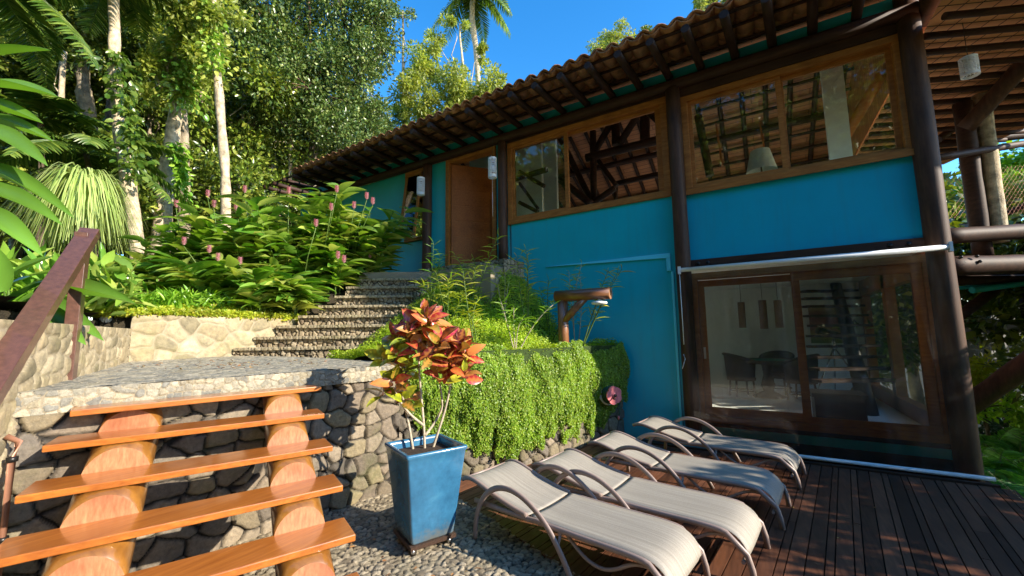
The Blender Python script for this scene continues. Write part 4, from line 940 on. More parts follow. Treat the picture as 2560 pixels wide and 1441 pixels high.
vlog('railing_log', atD(2478, 552, 8.6), atD(2640, 480, 8.0), .05)
vlog('floor_beam', atD(2352, 592, 6.15), atD(2640, 574, 6.6), .12); vlog('floor_beam', atD(2356, 666, 5.95), atD(2640, 658, 6.4), .145)
for x_, y_ in ((2402, 637), (2442, 635), (2408, 650), (2450, 648)):
    b = MB(); p = atD(x_, y_ + 6, 5.88); b.lathe(p, [(.024, -.02), (.024, .006), (.0, .012)], 10, axis=unit(CP - p)); obj('bolt', b, MT['metal_dark'], vr)
b = MB(); b.add([atD(2352, 600, 6.3), atD(2700, 590, 6.6), atD(2700, 560, 11), atD(2352, 560, 11)], [(0, 1, 2, 3)]); b.add([atD(2352, 690, 6.5), atD(2700, 690, 6.6), atD(2700, 690, 10), atD(2352, 690, 10)], [(0, 1, 2, 3)]); obj('floor_boards', b, MT['logx'], vr)
for q in (700, 722): vlog('floor_beam', atD(2372, q - 20, 6.9), atD(2640, q - 28, 7.4), .09)
b = MB(); b.tube([atD(2392, 722, 7.2), atD(2470, 712, 7.2), atD(2640, 702, 7.4)], .03, 8); b.tube([atD(2430, 726, 7.0), atD(2500, 716, 7.0), atD(2640, 698, 7.2)], .055, 8); 
o = obj('rolled_awning', b, MT['teal_left'], None); tag(o, 'pale green rolled awning lying under the veranda floor beams', 'awning')
vlog('brace', atD(2412, 1022, 5.9), atD(2640, 858, 5.2), .13, MT['log'])
vlog('brace', atD(2400, 790, 7.6), atD(2520, 700, 7.8), .09)
vlog('post', (4.6, 12.2, -1.6), (4.6, 12.2, 2.7), .14); 
# wire mesh of the veranda railing
b = MB(); A0 = atD(2360, 440, 6.9); B0 = atD(2640, 400, 7.8); A1 = atD(2362, 548, 6.9); B1 = atD(2640, 530, 7.8); nn_ = 26
for k in range(-8, nn_):
    for s in (1, -1):
        t0, t1 = k / nn_, (k + 8) / nn_
        if s < 0: t0, t1 = t1, t0
        if min(t0, t1) < 0 or max(t0, t1) > 1.0: continue
        b.tube([A0 + (B0 - A0) * t0, A1 + (B1 - A1) * t1], .0022, 3, caps=False)
obj('wire_mesh', b, MT['copper'], vr)
# far white garden wall under the veranda
b = MB(); a = atD(2385, 770, 11.5); c = atD(2700, 760, 12.5); b.prism([(a[0], a[1]), (c[0], c[1]), (c[0] - .2, c[1] + .25), (a[0] - .2, a[1] + .25)], -1.6, a[2]); o = obj('garden_wall', b, simple('grey_render', (.15, .155, .155), .9, .2, 2), None); tag(o, 'white rendered garden wall behind the banana plant', 'wall')
# ================================================================== INSIDE THE ROOM
def room_p(a, c, y): return atY(1720 + a / 3.0016, 680 + c / 3.0016, y)
for i, (a0, a1, z0, z1) in enumerate(((370, 440, 230, 420), (525, 605, 215, 428), (640, 720, 215, 420))):
    p0 = room_p(a0, z0, 10.2); p1 = room_p(a1, z1, 10.2); c = V((p0[0] + p1[0]) / 2, 10.2, (p0[2] + p1[2]) / 2); r = (p1[0] - p0[0]) / 2; h = p0[2] - p1[2]
    t = thing('paper_lantern', ['leftmost of the three tall brown lanterns behind the sliding door', 'middle one of the three tall brown lanterns behind the sliding door', 'rightmost of the three tall brown lanterns, next to the door stile'][i], 'lantern', c, 0, 'tall brown lanterns hanging over the table')
    b = MB(); b.lathe(c, [(r * .98, -h / 2), (r, -h / 2 + .03), (r, h / 2 - .03), (r * .98, h / 2)], 20); obj('lamp_shade', b, MT['lantern'], t); b = MB(); b.tube([c + V(0, 0, h / 2 - .1), (c[0], c[1], 2.76)], .005, 4); obj('cord', b, MT['metal_dark'], t)
b = MB(); p0 = room_p(900, 265, 11.22); p1 = room_p(1160, 535, 11.22); b.bx(p0[0], p1[0], 11.2, 11.245, p1[2], p0[2]); o = obj('painting', b, MT['canvas'], None); tag(o, 'unframed abstract painting of red and ochre over green on the room wall', 'painting')
# table
tb = thing('games_table', 'dark round table with green felt top inside the room', 'table', (.05, 10.1, .38))
b = MB(); b.lathe((.05, 10.1, .38), [(.0, .76), (.50, .76)], 28); obj('felt_top', b, MT['felt'], tb)
b = MB(); b.lathe((.05, 10.1, .38), [(.50, .755), (.56, .77), (.58, .74), (.54, .70), (0, .70)], 28); b.lathe((.05, 10.1, .38), [(.10, .70), (.07, .45), (.13, .25), (.09, .12), (.30, .02), (.30, 0)], 16); obj('table_base', b, MT['rattan'], tb)
def tub_chair():
    t = thing('tub_chair', 'dark rattan tub chair at the left of the green table', 'chair', (-.42, 9.95, .38), 0, 'dark rattan tub chairs round the green table')
    b = MB(); n = 18; vs = []
    for k, (z, rr) in enumerate(((.34, .27), (.55, .29), (.78, .31))):
        for j in range(n + 1):
            a = -2.25 + 4.5 * j / n; zz = z + (.10 * math.cos(a) if k == 2 else 0); vs.append((rr * math.cos(a), rr * math.sin(a), zz))
    m = n + 1; b.add(vs, [(k * m + j, k * m + j + 1, (k + 1) * m + j + 1, (k + 1) * m + j) for k in range(2) for j in range(n)], 0, True); o = obj('backrest', b, MT['rattan'], t, local=True); md = o.modifiers.new('s', 'SOLIDIFY'); md.thickness = .025
    b = MB(); b.tube([(.31 * math.cos(a), .31 * math.sin(a), .79 + .10 * math.cos(a)) for a in np.linspace(-2.3, 2.3, 20)], .028, 8); obj('arm_roll', b, MT['rattan'], t, local=True)
    b = MB(); b.lathe((0, 0, .34), [(0, .08), (.24, .08), (.27, .04), (.26, 0), (0, 0)], 22); obj('seat', b, MT['rattan'], t, local=True)
    for a in (.7, 2.4, -.7, -2.4):
        b = MB(); b.tube([(.22 * math.cos(a), .22 * math.sin(a), .34), (.25 * math.cos(a), .25 * math.sin(a), 0)], .02, 8); obj('leg', b, MT['rattan'], t, local=True)
    b = MB(); b.tube([(.24 * math.cos(a), .24 * math.sin(a), .13) for a in np.linspace(0, 6.283, 13)], .01, 6); obj('stretcher', b, MT['rattan'], t, local=True)
    return t
tc = tub_chair(); tc.rotation_euler = (0, 0, 3.6)
dup(tc, (.60, 9.85, .38), -.5, 'dark rattan tub chair at the right of the green table, half behind the door stile')
dup(tc, (.25, 10.75, .38), 1.3, 'dark rattan tub chair behind the green table')
# telescope on tripod
tp = thing('telescope', 'small telescope on a silver tripod behind the open stairs', 'telescope', (1.22, 10.3, .38)); hubp = V(1.22, 10.3, 1.40)
for q in ((.78, 9.95), (1.24, 10.95), (1.72, 10.1)):
    b = MB(); b.tube([hubp, V(q[0], q[1], .38)], [.016, .012], 8); obj('leg', b, MT['chrome'], tp)
b = MB(); b.lathe(hubp, [(0, -.03), (.06, -.03), (.06, .0), (.03, .03), (.045, .06), (.03, .10), (.02, .16), (0, .16)], 14); b.tube([hubp + V(-.18, 0, -.42), hubp + V(.17, 0, -.42)], .008, 6); obj('tripod_head', b, MT['chrome'], tp)
b = MB(); b.tube([hubp + V(-.25, -.1, .34), hubp + V(.05, 0, .24), hubp + V(.30, .1, .16)], [.075, .065, .05], 14); b.lathe(hubp + V(.1, -.05, .2), [(0, 0), (.06, .0), (.05, .08), (0, .08)], 10); obj('telescope_tube', b, MT['metal_dark'], tp)
# open stairs inside
ist = thing('indoor_stairs', 'dark open tread stairs on one log stringer inside the room', 'stairs', (1.3, 8.6, .38)); pts = []
LFT = [1000, 985, 970, 955, 950, 960, 925, 905, 890, 885]; RGT = [1745, 1700, 1652, 1612, 1578, 1545, 1500, 1470, 1445, 1440]; YY = [825, 735, 645, 562, 483, 404, 330, 258, 198, 143]
for k in range(10):
    d = 6.65 + .22 * k; p = atD(1720 + LFT[k] / 3, 680 + YY[k] / 3, d); q = atD(1720 + RGT[k] / 3, 680 + (YY[k] + (22 if k < 5 else 5)) / 3, d + (.03)); z = p[2]; q[2] = z; sdir = unit(q - p); fdir = V(-sdir[1], sdir[0], 0); 
    if q[0] > 1.84: q = p + sdir * ((1.84 - p[0]) / sdir[0])
    b = MB(); L_ = np.linalg.norm(q - p); b.box((p + q) / 2 + fdir * .11, (L_, .24, .045), (sdir, fdir, (0, 0, 1))); obj('tread', b, MT['logx'], ist); pts.append((p + q) / 2)
s0 = atD(1720 + 1375 / 3, 680 + 1130 / 3, 6.45); s1 = atD(1720 + 1105 / 3, 680 + 90 / 3, 8.9); b = MB(); b.tube([s0, (s0 + s1) / 2, s1], [.13, .115, .10], 12); obj('log_stringer', b, MT['metal_dark'], ist)
b = MB(); q = atZ(1720 + 1240 / 3, 680 + 1060 / 3, .70); b.bx(q[0] - .30, q[0] + .30, 7.75, 8.25, .38, .74); b.bx(q[0] - .33, q[0] + .33, 7.72, 8.28, .741, .80); o = obj('black_case', b, MT['metal_dark'], None); tag(o, 'black case standing on the room floor under the open stairs', 'case')
b = MB(); q = room_p(1650, 815, 9.9); b.lathe((1.55, 10.6, .38), [(0, 0), (.08, .03), (.12, .12), (.08, .21), (0, .24)], 16); o = obj('ball', b, MT['canvas'], None); tag(o, 'small coloured ball on the room floor near the side window', 'ball')
# lampshade upstairs
p0 = atY(1866, 425, 7.75); p1 = atY(1941, 405, 7.75); c = V((p0[0] + p1[0]) / 2, 7.75, p0[2] - .06); r = (p1[0] - p0[0]) / 2
fl = thing('floor_lamp', 'cream fabric lampshade standing behind the upper right window', 'lamp', (c[0], c[1], 3.15)); b = MB(); b.lathe(c, [(r * 1.05, -.02), (r * .66, .34)], 28); obj('lamp_shade', b, MT['shade'], fl)
b = MB(); b.tube([(c[0], c[1], 3.15), (c[0], c[1], c[2] + .1)], .015, 8); b.lathe((c[0], c[1], 3.15), [(0, 0), (.16, 0), (.15, .03), (0, .04)], 16); obj('lamp_stand', b, MT['metal_dark'], fl)
# ================================================================== SUN LOUNGERS  (local: x = 0 at foot legs, head at x = -1.85, y 0 .. .64)
def make_lounger(label):
    t = thing('sun_lounger', label, 'sun lounger', (0, 0, 0), 0, 'sun loungers in a row on the deck')
    W = .64
    def rib(prof, y0, y1, th=.006, sag=.012, ny=9):
        b = MB(); k = len(prof); vs = []
        for (x, z) in prof:
            for j in range(ny):
                s = j / (ny - 1); vs.append((x, y0 + (y1 - y0) * s, z - sag * math.sin(math.pi * s)))
        b.add(vs, [(i * ny + j, i * ny + j + 1, (i + 1) * ny + j + 1, (i + 1) * ny + j) for i in range(k - 1) for j in range(ny - 1)], 0, True); return b
    def sm(pts, n=24):
        pts = np.array(pts, float); s = np.r_[0, np.cumsum(np.hypot(*np.diff(pts, axis=0).T))]; ss = np.linspace(0, s[-1], n); q = np.stack([np.interp(ss, s, pts[:, 0]), np.interp(ss, s, pts[:, 1])], 1)
        for _ in range(3): q[1:-1] = (q[:-2] + 2 * q[1:-1] + q[2:]) / 4
        return q
    seat = sm([(-1.09, .325), (-.95, .318), (-.6, .318), (-.3, .322), (-.14, .315), (-.06, .285), (-.015, .225), (.0, .17)], 34)
    back = sm([(-1.115, .325), (-1.25, .345), (-1.45, .39), (-1.65, .455), (-1.76, .478), (-1.83, .47), (-1.87, .445)], 26)
    for nm, pr in (('seat', seat), ('backrest', back)):
        o = obj(nm, rib(pr, .028, W - .028), MT['sling'], t, local=True); md = o.modifiers.new('s', 'SOLIDIFY'); md.thickness = .006
    for y in (.016, W - .016):
        b = MB(); b.tube([(x, y, z - .004) for x, z in back], .017, 8, flat=1.25); obj('back_rail', b, MT['frame_l'], t, local=True)
        # long side rail with the rear foot and curved foot end
        b = MB(); p = [(-1.70, y, .30), (-1.4, y, .30), (-1.09, y, .303)] + [(x, y, z - .012) for x, z in seat[2:-6]] + [(-.005, y, .18), (.02, y, .09), (.03, y, 0)]
        b.tube(p, .018, 8, flat=1.25); obj('side_rail', b, MT['frame_l'], t, local=True)
        b = MB(); q = sm([(.0, .17), (-.05, .25), (-.16, .275), (-.27, .245), (-.36, .18), (-.47, .135), (-.60, .16), (-.70, .23), (-.76, .285)], 26); b.tube([(x, y + (.02 if y < .3 else -.02), z) for x, z in q], .013, 8); obj('leg_brace', b, MT['frame_l'], t, local=True)
    for sgn, y in ((-1, -.025), (1, W + .025)):
        b = MB(); q = sm([(-1.665, 0), (-1.66, .10), (-1.63, .26), (-1.54, .40), (-1.42, .48), (-1.28, .505), (-1.14, .48), (-1.0, .41), (-.88, .31), (-.78, .18), (-.71, .06), (-.68, 0)], 34)
        b.tube([(x, y, z) for x, z in q], .024, 8, flat=.62, upv=(0, 1, 0)); obj('armrest', b, MT['frame_l'], t, local=True)
        b = MB()
        for x, z in ((-.80, .21), (-1.60, .30)): b.tube([(x, y, z), (x, y - sgn * .045, z + (.08 if x > -1 else 0))], .012, 6)
        obj('arm_stub', b, MT['frame_l'], t, local=True)
    for x, z, nm in ((-1.62, .285, 'cross_bar'), (-.80, .285, 'cross_bar'), (-.03, .13, 'cross_bar'), (-1.10, .30, 'cross_bar')):
        b = MB(); b.tube([(x, .0, z), (x, W, z)], .014, 8); obj(nm, b, MT['frame_l'], t, local=True)
    b = MB(); b.tube([(-1.866, .02, .44), (-1.866, W - .02, .44)], .013, 8); obj('cross_bar', b, MT['frame_l'], t, local=True)
    return t
LZ = math.atan2(DX[1], DX[0])
lg = make_lounger('nearest sun lounger, beside the blue pot, cut by the lower edge'); lg.location = (-.575, 2.72, .003); lg.rotation_euler = (0, 0, LZ - .03)
dup(lg, (-.19, 3.42, .003), LZ, 'second sun lounger from the blue pot')
dup(lg, (.01, 4.45, .003), LZ + .012, 'third sun lounger from the blue pot, second from the sliding door')
dup(lg, (.21, 5.63, .003), LZ - .01, 'farthest sun lounger, beside the sliding door and the roller blind')
# ================================================================== POT AND CROTON
pc = V(-2.58, 2.73, 0)
pt = thing('plant_pot', 'tall tapered blue glazed pot on a wheeled stand', 'plant pot', pc, math.atan2(N1[1], N1[0]))
def ring(h, z, n=6, rr=.03):
    out = []
    for (cx, cy_, a0) in ((1, 1, 0), (-1, 1, 90), (-1, -1, 180), (1, -1, 270)):
        for k in range(n + 1):
            a = R(a0 + 90 * k / n); out.append((cx * (h - rr) + rr * math.cos(a), cy_ * (h - rr) + rr * math.sin(a), z))
    return out
b = MB(); prof = [(.18, .085), (.188, .10), (.205, .25), (.232, .50), (.255, .70), (.262, .76), (.272, .775), (.276, .79), (.272, .803), (.255, .806), (.243, .80), (.238, .775), (.236, .735)]
rs_ = [ring(h, z, rr=.02) for h, z in prof]; n = len(rs_[0]); b.add([p for r_ in rs_ for p in r_], [(i * n + j, i * n + (j + 1) % n, (i + 1) * n + (j + 1) % n, (i + 1) * n + j) for i in range(len(prof) - 1) for j in range(n)], 0, True)
b.f.append(tuple(range(n))[::-1]); b.m.append(0); b.sm.append(False)
o = obj('pot_body', b, MT['pot'], pt, local=True)
b = MB(); so_ = ring(.236, .735); b.add(so_, [tuple(range(n))]); obj('soil', b, MT['soil'], pt, local=True)
b = MB(); b.box((0, 0, .068), (.40, .40, .03)); cr_ = obj('wheeled_stand', b, MT['rattan'], pt, local=True)
for x in (-.16, .16):
    for y in (-.16, .16):
        b = MB(); b.lathe((x, y, .025), [(0, -.01), (.024, -.01), (.024, .01), (0, .01)], 12, axis=(1, .3, 0)); b.box((x, y, .045), (.012, .03, .02)); obj('caster', b, MT['chrome'], cr_, local=True)
crp = V(-2.58, 2.73, .735)
ct = thing('croton', 'croton with red, orange and yellow leaves on bare stems, in the blue pot', 'plant', crp)
def pz(x, y, off=0.0): return atD(x, y, 3.66 + off)     # plane through the pot facing the camera
stems = [[(1035, 1140, -.02), (1022, 1060, -.02), (1005, 985, .0), (985, 930, .02)], [(1062, 1140, 0), (1060, 1065, 0), (1052, 980, .02), (1045, 900, .03), (1055, 850, .03)], [(1078, 1135, .03), (1092, 1090, .04), (1112, 1030, .06), (1126, 970, .08), (1128, 930, .08)],
         [(1060, 1065, 0), (1028, 1040, -.03), (1003, 1010, -.06), (985, 970, -.08)], [(1062, 1090, 0), (1085, 1060, .08), (1108, 1020, .12), (1100, 960, .12)], [(1045, 900, .02), (1020, 850, .0), (1005, 830, -.02)], [(1045, 900, .03), (1090, 860, .10), (1130, 850, .13)]]
for s in stems:
    P = [pz(*q) for q in s]; P = np.array(P); k = np.linspace(0, len(P) - 1, 14); pp = np.stack([np.interp(k, range(len(P)), P[:, j]) for j in range(3)], 1)
    for _ in range(2): pp[1:-1] = (pp[:-2] + 2 * pp[1:-1] + pp[2:]) / 4
    if s[0][1] > 1100: pp[0][2] -= .12
    b = MB(); b.tube(pp, np.linspace(.013, .008, 14), 8); obj('stem', b, MT['stemgrey'], ct)
veinatt = []
tv, tf = BLC
BLCV = (np.array([(x, y * 1.0, z) for x, y, z in tv]), tf)
va = []
for i, (x, y, z) in enumerate(tv): va.append(1.0 if i % 3 == 1 else (0.6 if (i // 3) % 2 else .0))
heads = [((1070, 810, -.10), 12, .17, .1), ((960, 900, .0), 9, .15, .5), ((1165, 890, .0), 10, .16, 0), ((1000, 850, .08), 11, .17, .1), ((1100, 860, -.1), 13, .18, 0), ((960, 985, .0), 8, .14, .2), ((1160, 940, .0), 9, .15, .1), ((1050, 825, .0), 20, .19, .0), ((1020, 850, -.08), 12, .17, 0), ((1085, 835, .06), 16, .18, 0), ((1120, 880, .10), 18, .18, 0), ((1150, 870, .04), 14, .17, 0), ((990, 890, -.06), 14, .16, .75), ((1010, 930, .02), 10, .15, .6), ((985, 960, -.1), 12, .16, .35),
         ((1100, 940, .10), 12, .16, .2), ((1145, 925, .12), 14, .16, .15), ((1005, 1000, -.05), 12, .15, .35), ((1040, 880, .10), 12, .16, 0), ((1075, 890, -.10), 12, .16, .2), ((1125, 915, -.04), 12, .16, 0), ((1060, 800, .03), 10, .15, .1), ((1030, 1010, .08), 7, .13, .3)]
P = []; D = []; Nn = []; L = []; Wd = []; mi = []; rc = np.random.default_rng(8)
for (x, y, o_), n_, ll, yy in heads:
    c = pz(x, y, o_)
    for k in range(n_):
        a = k * 2.4 + rc.random(); el = R(75 - 95 * (k / n_)) + rc.normal() * .12; d = V(math.cos(a) * math.cos(el), math.sin(a) * math.cos(el), math.sin(el))
        P.append(c + d * .02 + V(0, 0, .05 - .09 * k / n_)); D.append(d); Nn.append(unit(V(0, 0, .75) - FW * .75 + rc.normal(size=3) * .35)); L.append(1.12 * ll * rc.uniform(.75, 1.1) * (.75 if k < 3 else 1)); Wd.append(L[-1] * rc.uniform(.46, .60)); mi.append(1 if rc.random() < yy + .12 else 0)
me = leafmesh('foliage', np.array(P), np.array(D), np.array(Nn), np.array(L), np.array(Wd), BLCV, [MT['croton'], MT['croton_y']], world_loc(ct), midx=np.array(mi), attr=('vein', np.array(va))); link('foliage', me, ct)
# ================================================================== LOG LAMP POST on the ivy wall
lp = thing('log_lamp_post', 'log post with a cantilever log arm, brace and small white lamp above the ivy wall', 'lamp post', (-2.75, 6.13, 1.40))
def lg2(nm, a, c, r, m=MT['log'], par=lp):
    b = MB(); b.tube([a, (np.asarray(a) + c) / 2, c], [r, r * .98, r], 16, capm=1); return obj(nm, b, [m, MT['endg2']], par)
MT['endg2'] = wood('log_cut_end', (.24, .11, .05), (.40, .21, .10), (3, 30, 30), .6)
MT['warmlog'] = wood('warm_log', (.17, .065, .025), (.32, .14, .06), (12, 12, 1.5), .35, .4)
MT['warmlogx'] = wood('warm_log_arm', (.17, .065, .025), (.32, .14, .06), (1.5, 12, 12), .35, .4)
lg2('post', V(-2.76, 6.12, 1.2), V(-2.76, 6.12, 2.30), .088, MT['warmlog']); e0 = atD(1390, 752, 6.72); e1 = atD(1527, 746, 6.25); e1[2] = e0[2] = (e0[2] + e1[2]) / 2
e0[2] = 2.36; e1[2] = 2.36
arm = lg2('arm', e0, e1, .095, MT['warmlogx']); lg2('brace', V(-2.74, 6.10, 1.95), V(-2.76, 6.12, 1.95) + (e1 - e0) * .42 + V(0, 0, .36), .062, MT['warmlogx'])
# letter F carved on the cut end
d_ = unit(e1 - e0); sx_ = unit(np.cross((0, 0, 1), d_)); b = MB(); c0 = e1 + d_ * .004
for (x0, x1, z0, z1) in ((-.022, -.010, -.035, .035), (-.010, .024, .023, .035), (-.010, .014, -.004, .008)): b.box(c0 + sx_ * (x0 + x1) / 2 + V(0, 0, (z0 + z1) / 2), (x1 - x0, .006, z1 - z0), (sx_, d_, (0, 0, 1)))
obj('carved_letter', b, MT['black'], arm)
lc = e0 + (e1 - e0) * .80 - V(0, 0, .125)
b = MB(); b.lathe(lc, [(0, .05), (.03, .05), (.035, .02), (.12, -.005), (.125, -.03), (.10, -.045), (0, -.05)], 24); b.lathe(lc + V(0, 0, .05), [(.02, 0), (.02, .03), (0, .03)], 10); obj('lamp', b, MT['ceramic'], lp)
# ================================================================== HOSE REEL on the stone wall
rc_ = atX(1530, 988, -2.10)
hr = thing('hose_reel', 'green garden hose on a wall reel with a pink flower shaped cover', 'hose reel', rc_); rx = unit(V(.8, -.6, .05)); s1 = unit(np.cross(rx, (0, 0, 1))); s2 = np.cross(s1, rx)
b = MB(); R_ = .145; ps = []
for k in range(100):
    a = 2 * math.pi * k / 100; r = R_ * (.84 + .16 * abs(math.cos(2.5 * a)) ** .6); ps.append(rc_ + rx * .05 + s1 * r * math.cos(a) + s2 * r * math.sin(a))
b.extr(ps, rx * .018); b.lathe(rc_ + rx * .068, [(.145 * .35, -.002), (.045, .01), (0, .012)], 20, axis=rx); obj('flower_cover', b, MT['pink'], hr)
b = MB(); b.lathe(rc_ + rx * .075, [(0, .03), (.02, .03), (.024, 0), (.024, -.02)], 12, axis=rx); b.tube([rc_ + rx * .09, rc_ + rx * .10 - s2 * .05 + s1 * .05, rc_ + rx * .14 - s2 * .05 + s1 * .05], .012, 8); obj('handle', b, MT['metal_dark'], hr)
b = MB()
for k in range(7):
    rr = .125 + .012 * (k % 2); n_ = 30; b.tube([rc_ - rx * (.09 - .02 * k) + s1 * rr * math.cos(a) + s2 * rr * math.sin(a) for a in np.linspace(0, 6.283, n_)], .011, 6)
b.tube([rc_ - rx * .03 - s1 * .13, rc_ - rx * .02 - s1 * .15 - V(0, 0, .12), rc_ + rx * .0 - s1 * .14 - V(0, 0, .26), rc_ + rx * .02 - s1 * .10 - V(0, 0, .33)], .010, 6); obj('hose', b, MT['rubber'], hr)
b = MB(); b.tube([rc_ + rx * .02 - s1 * .10 - V(0, 0, .33), rc_ + rx * .02 - s1 * .09 - V(0, 0, .385)], .014, 8); obj('hose_end', b, MT['pink'], hr)
b = MB(); b.lathe(rc_ - rx * .11, [(.0, 0), (.165, 0), (.17, .008), (.155, .012), (0, .012)], 28, axis=rx); b.bar(rc_ - rx * .12, rc_ - rx * .30, .05, .10); obj('reel_frame', b, MT['alu'], hr)
# wire balustrade on the right of the deck
wb = thing('wire_balustrade', 'thin taut steel wires running along the right edge of the deck', 'balustrade', (2.05, 5, 0)); b = MB()
for k, z in enumerate((.12, .42, .72)): b.tube([(2.10, 6.95, z), (1.75, 3.4, z), (1.55, 2.0, z)], .0028, 4); 
obj('wire', b, MT['chrome'], wb)
# fallen leaves on landing and paving
def fallen(name, label, pts, n, seed, sz=.06):
    r = np.random.default_rng(seed); P = []
    for (x0, x1, y0, y1, z) in pts:
        m = n // len(pts); P.append(np.stack([r.uniform(x0, x1, m), r.uniform(y0, y1, m), np.full(m, z) + r.uniform(0, .012, m)], 1))
    P = np.vstack(P); D = r.normal(size=P.shape); D[:, 2] *= .12; Nn = np.tile([0, 0, 1.], (len(P), 1)) + r.normal(size=P.shape) * .25
    o = link(name, leafmesh(name, P, D, Nn, sz * r.uniform(.5, 1.2, len(P)), sz * .45 * r.uniform(.6, 1.1, len(P)), LEAF6, LM['dry'], V(0, 0, 0))); struct(o, 'stuff', label); return o
fallen('fallen_leaves', 'dry red and tan leaves scattered on landing and paving', [(-6.3, -4.6, 1.5, 2.6, 1.455), (-4.4, -3.9, 1.0, 3.0, .0), (-3.4, -1.2, 1.2, 2.6, .01), (-5.5, -4.4, 2.0, 3.2, 1.44)], 150, 3)
fallen('fallen_leaves_deck', 'few small dry leaves lying on the deck', [(-1, 1.8, 3.2, 6.5, .004)], 14, 5, .04)
# ================================================================== IVY
def ivy(name, label, P, Nn, size, seed, mat, hang=.5, lift=.04):
    r = np.random.default_rng(seed); n = len(P); D = r.normal(size=(n, 3)); D[:, 2] -= hang * 2; D = D - Nn * (np.sum(D * Nn, 1)[:, None]) * .6
    P = P + Nn * (r.random(n)[:, None] ** 1.5 * lift); NN = Nn + r.normal(size=(n, 3)) * .45 + V(0, 0, .35)
    o = link(name, leafmesh(name, P, D, NN, size * r.uniform(.6, 1.3, n), size * .9 * r.uniform(.6, 1.2, n), LEAF4, mat, V(0, 0, 0))); struct(o, 'stuff', label); return o
W2 = np.array(WPT[2:]); seg = np.hypot(*np.diff(W2, axis=0).T); cum = np.r_[0, np.cumsum(seg)]
def wallpt(u, z, out):
    x = np.interp(u, cum, W2[:, 0]); y = np.interp(u, cum, W2[:, 1]); e = .1
    tx = np.interp(u + e, cum, W2[:, 0]) - np.interp(u - e, cum, W2[:, 0]); ty = np.interp(u + e, cum, W2[:, 1]) - np.interp(u - e, cum, W2[:, 1]); l = np.hypot(tx, ty); nx, ny = ty / l, -tx / l
    return np.stack([x + nx * out, y + ny * out, z], 1), np.stack([nx, ny, np.zeros_like(nx)], 1)
ri = np.random.default_rng(77)
n = 120000; u_ = .10 + (cum[-1] - .12) * ri.random(n); 
low = np.interp(u_, [0, .4, .8, 1.3, 2.0, 2.6, 3.0, 3.5, 3.9, 4.3], [1.0, .55, .40, .28, .30, .16, .12, .22, .65, .95]) + .16 * fbm(u_ * 3.1, u_ * 0, 5, 4) * 1.4 + .22 * fbm(u_ * 14, u_ * 0, 6, 2)
z_ = low + (1.53 + .16 * fbm(u_ * 2.3, u_ * 0, 15, 4) - low) * ri.random(n) ** .85
bul = .05 + .10 * np.clip((z_ - low) / .5, 0, 1) + .16 * fbm(u_ * 2.2, z_ * 1.1, 9, 4) + .07 * fbm(u_ * 7, z_ * 3, 10, 3)
keep = (fbm(u_ * 5, z_ * 2.5, 12, 3) > -.42) | (z_ > low + .3)
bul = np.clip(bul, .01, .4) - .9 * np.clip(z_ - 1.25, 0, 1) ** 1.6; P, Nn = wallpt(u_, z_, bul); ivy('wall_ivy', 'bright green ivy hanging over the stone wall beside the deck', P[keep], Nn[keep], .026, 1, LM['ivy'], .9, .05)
# inner layer behind the leaf skin
b = MB(); zz = np.linspace(.0, 1, 6); uu = np.linspace(.25, cum[-1] - .02, 60)
lo_ = np.interp(uu, [0, .4, .8, 1.3, 2.0, 2.6, 3.0, 3.5, 3.9, 4.3], [1.0, .65, .52, .42, .44, .32, .30, .40, .75, 1.0]) + .08
vs = []
for q in zz: p_, _n = wallpt(uu, lo_ + (1.54 - lo_) * q, .035 + .05 * q + .06 * fbm(uu * 2.2, (lo_ + (1.54 - lo_) * q) * 1.4, 9, 4)); vs.append(p_)
b.add(np.vstack(vs), [(k * 60 + j, k * 60 + j + 1, (k + 1) * 60 + j + 1, (k + 1) * 60 + j) for k in range(5) for j in range(59)], 0, True)
MT['moss'] = simple('matted_ivy_stems', (.05, .09, .015), .95, .5, 20, bs=1, bd=.03); struct(obj('ivy_stems', b, MT['moss']), 'stuff', 'matted stems under the ivy')
# mound behind
def mound_h(X, Y):
    xw = np.interp(Y, [3.4, 4.2, 4.85, 5.7, 6.4, 7.04], [-3.62, -3.2, -2.86, -2.6, -2.46, -2.12]); xs = np.interp(Y, [3.4, 4.5, 5.5, 6.2, 7.05], [-3.66, -3.2, -2.95, -3.0, -3.2]); xe = np.interp(Y, [p[1] for _, p, _ in STEP] + [6.3, 7.05], [p[0] + .03 for _, p, _ in STEP] + [-4.35, -4.25])
    hs_ = np.interp(Y, [p[1] for _, p, _ in STEP] + [6.5], [z - .12 for _, _, z in STEP] + [3.0]); t = np.clip((xs - X) / (xs - xe), 0, 1.15); t = t ** .72
    z = 1.46 + (hs_ - 1.46) * t + .16 * fbm(X * 1.8 + 20, Y * 1.8, 4, 4); ok = (X < xw + .06) & (X > xe - .02)
    return z, ok
xs = np.arange(-5.4, -2.0, .06); ys = np.arange(3.55, 7.05, .06); X, Y = np.meshgrid(xs, ys, indexing='ij'); Z, OK = mound_h(X, Y); n0, n1 = X.shape
i, j = np.meshgrid(np.arange(n0 - 1), np.arange(n1 - 1), indexing='ij'); m = OK[i, j] & OK[i + 1, j + 1]; a = (i * n1 + j)[m]; q = np.stack([a, a + n1, a + n1 + 1, a + 1], 1)
me = raw_mesh('planted_mound', np.stack([X.ravel(), Y.ravel(), Z.ravel() - .03], 1), q.ravel(), np.full(len(q), 4), [MT['moss']], None, np.ones(len(q), bool)); struct(link('planted_mound', me), 'structure', 'earth bank between steps and house')
n = 110000; x = ri.uniform(-5.3, -2.0, n); y = ri.uniform(3.55, 7.04, n); z, ok = mound_h(x, y); e = .05; zx = (mound_h(x + e, y)[0] - z) / e; zy = (mound_h(x, y + e)[0] - z) / e
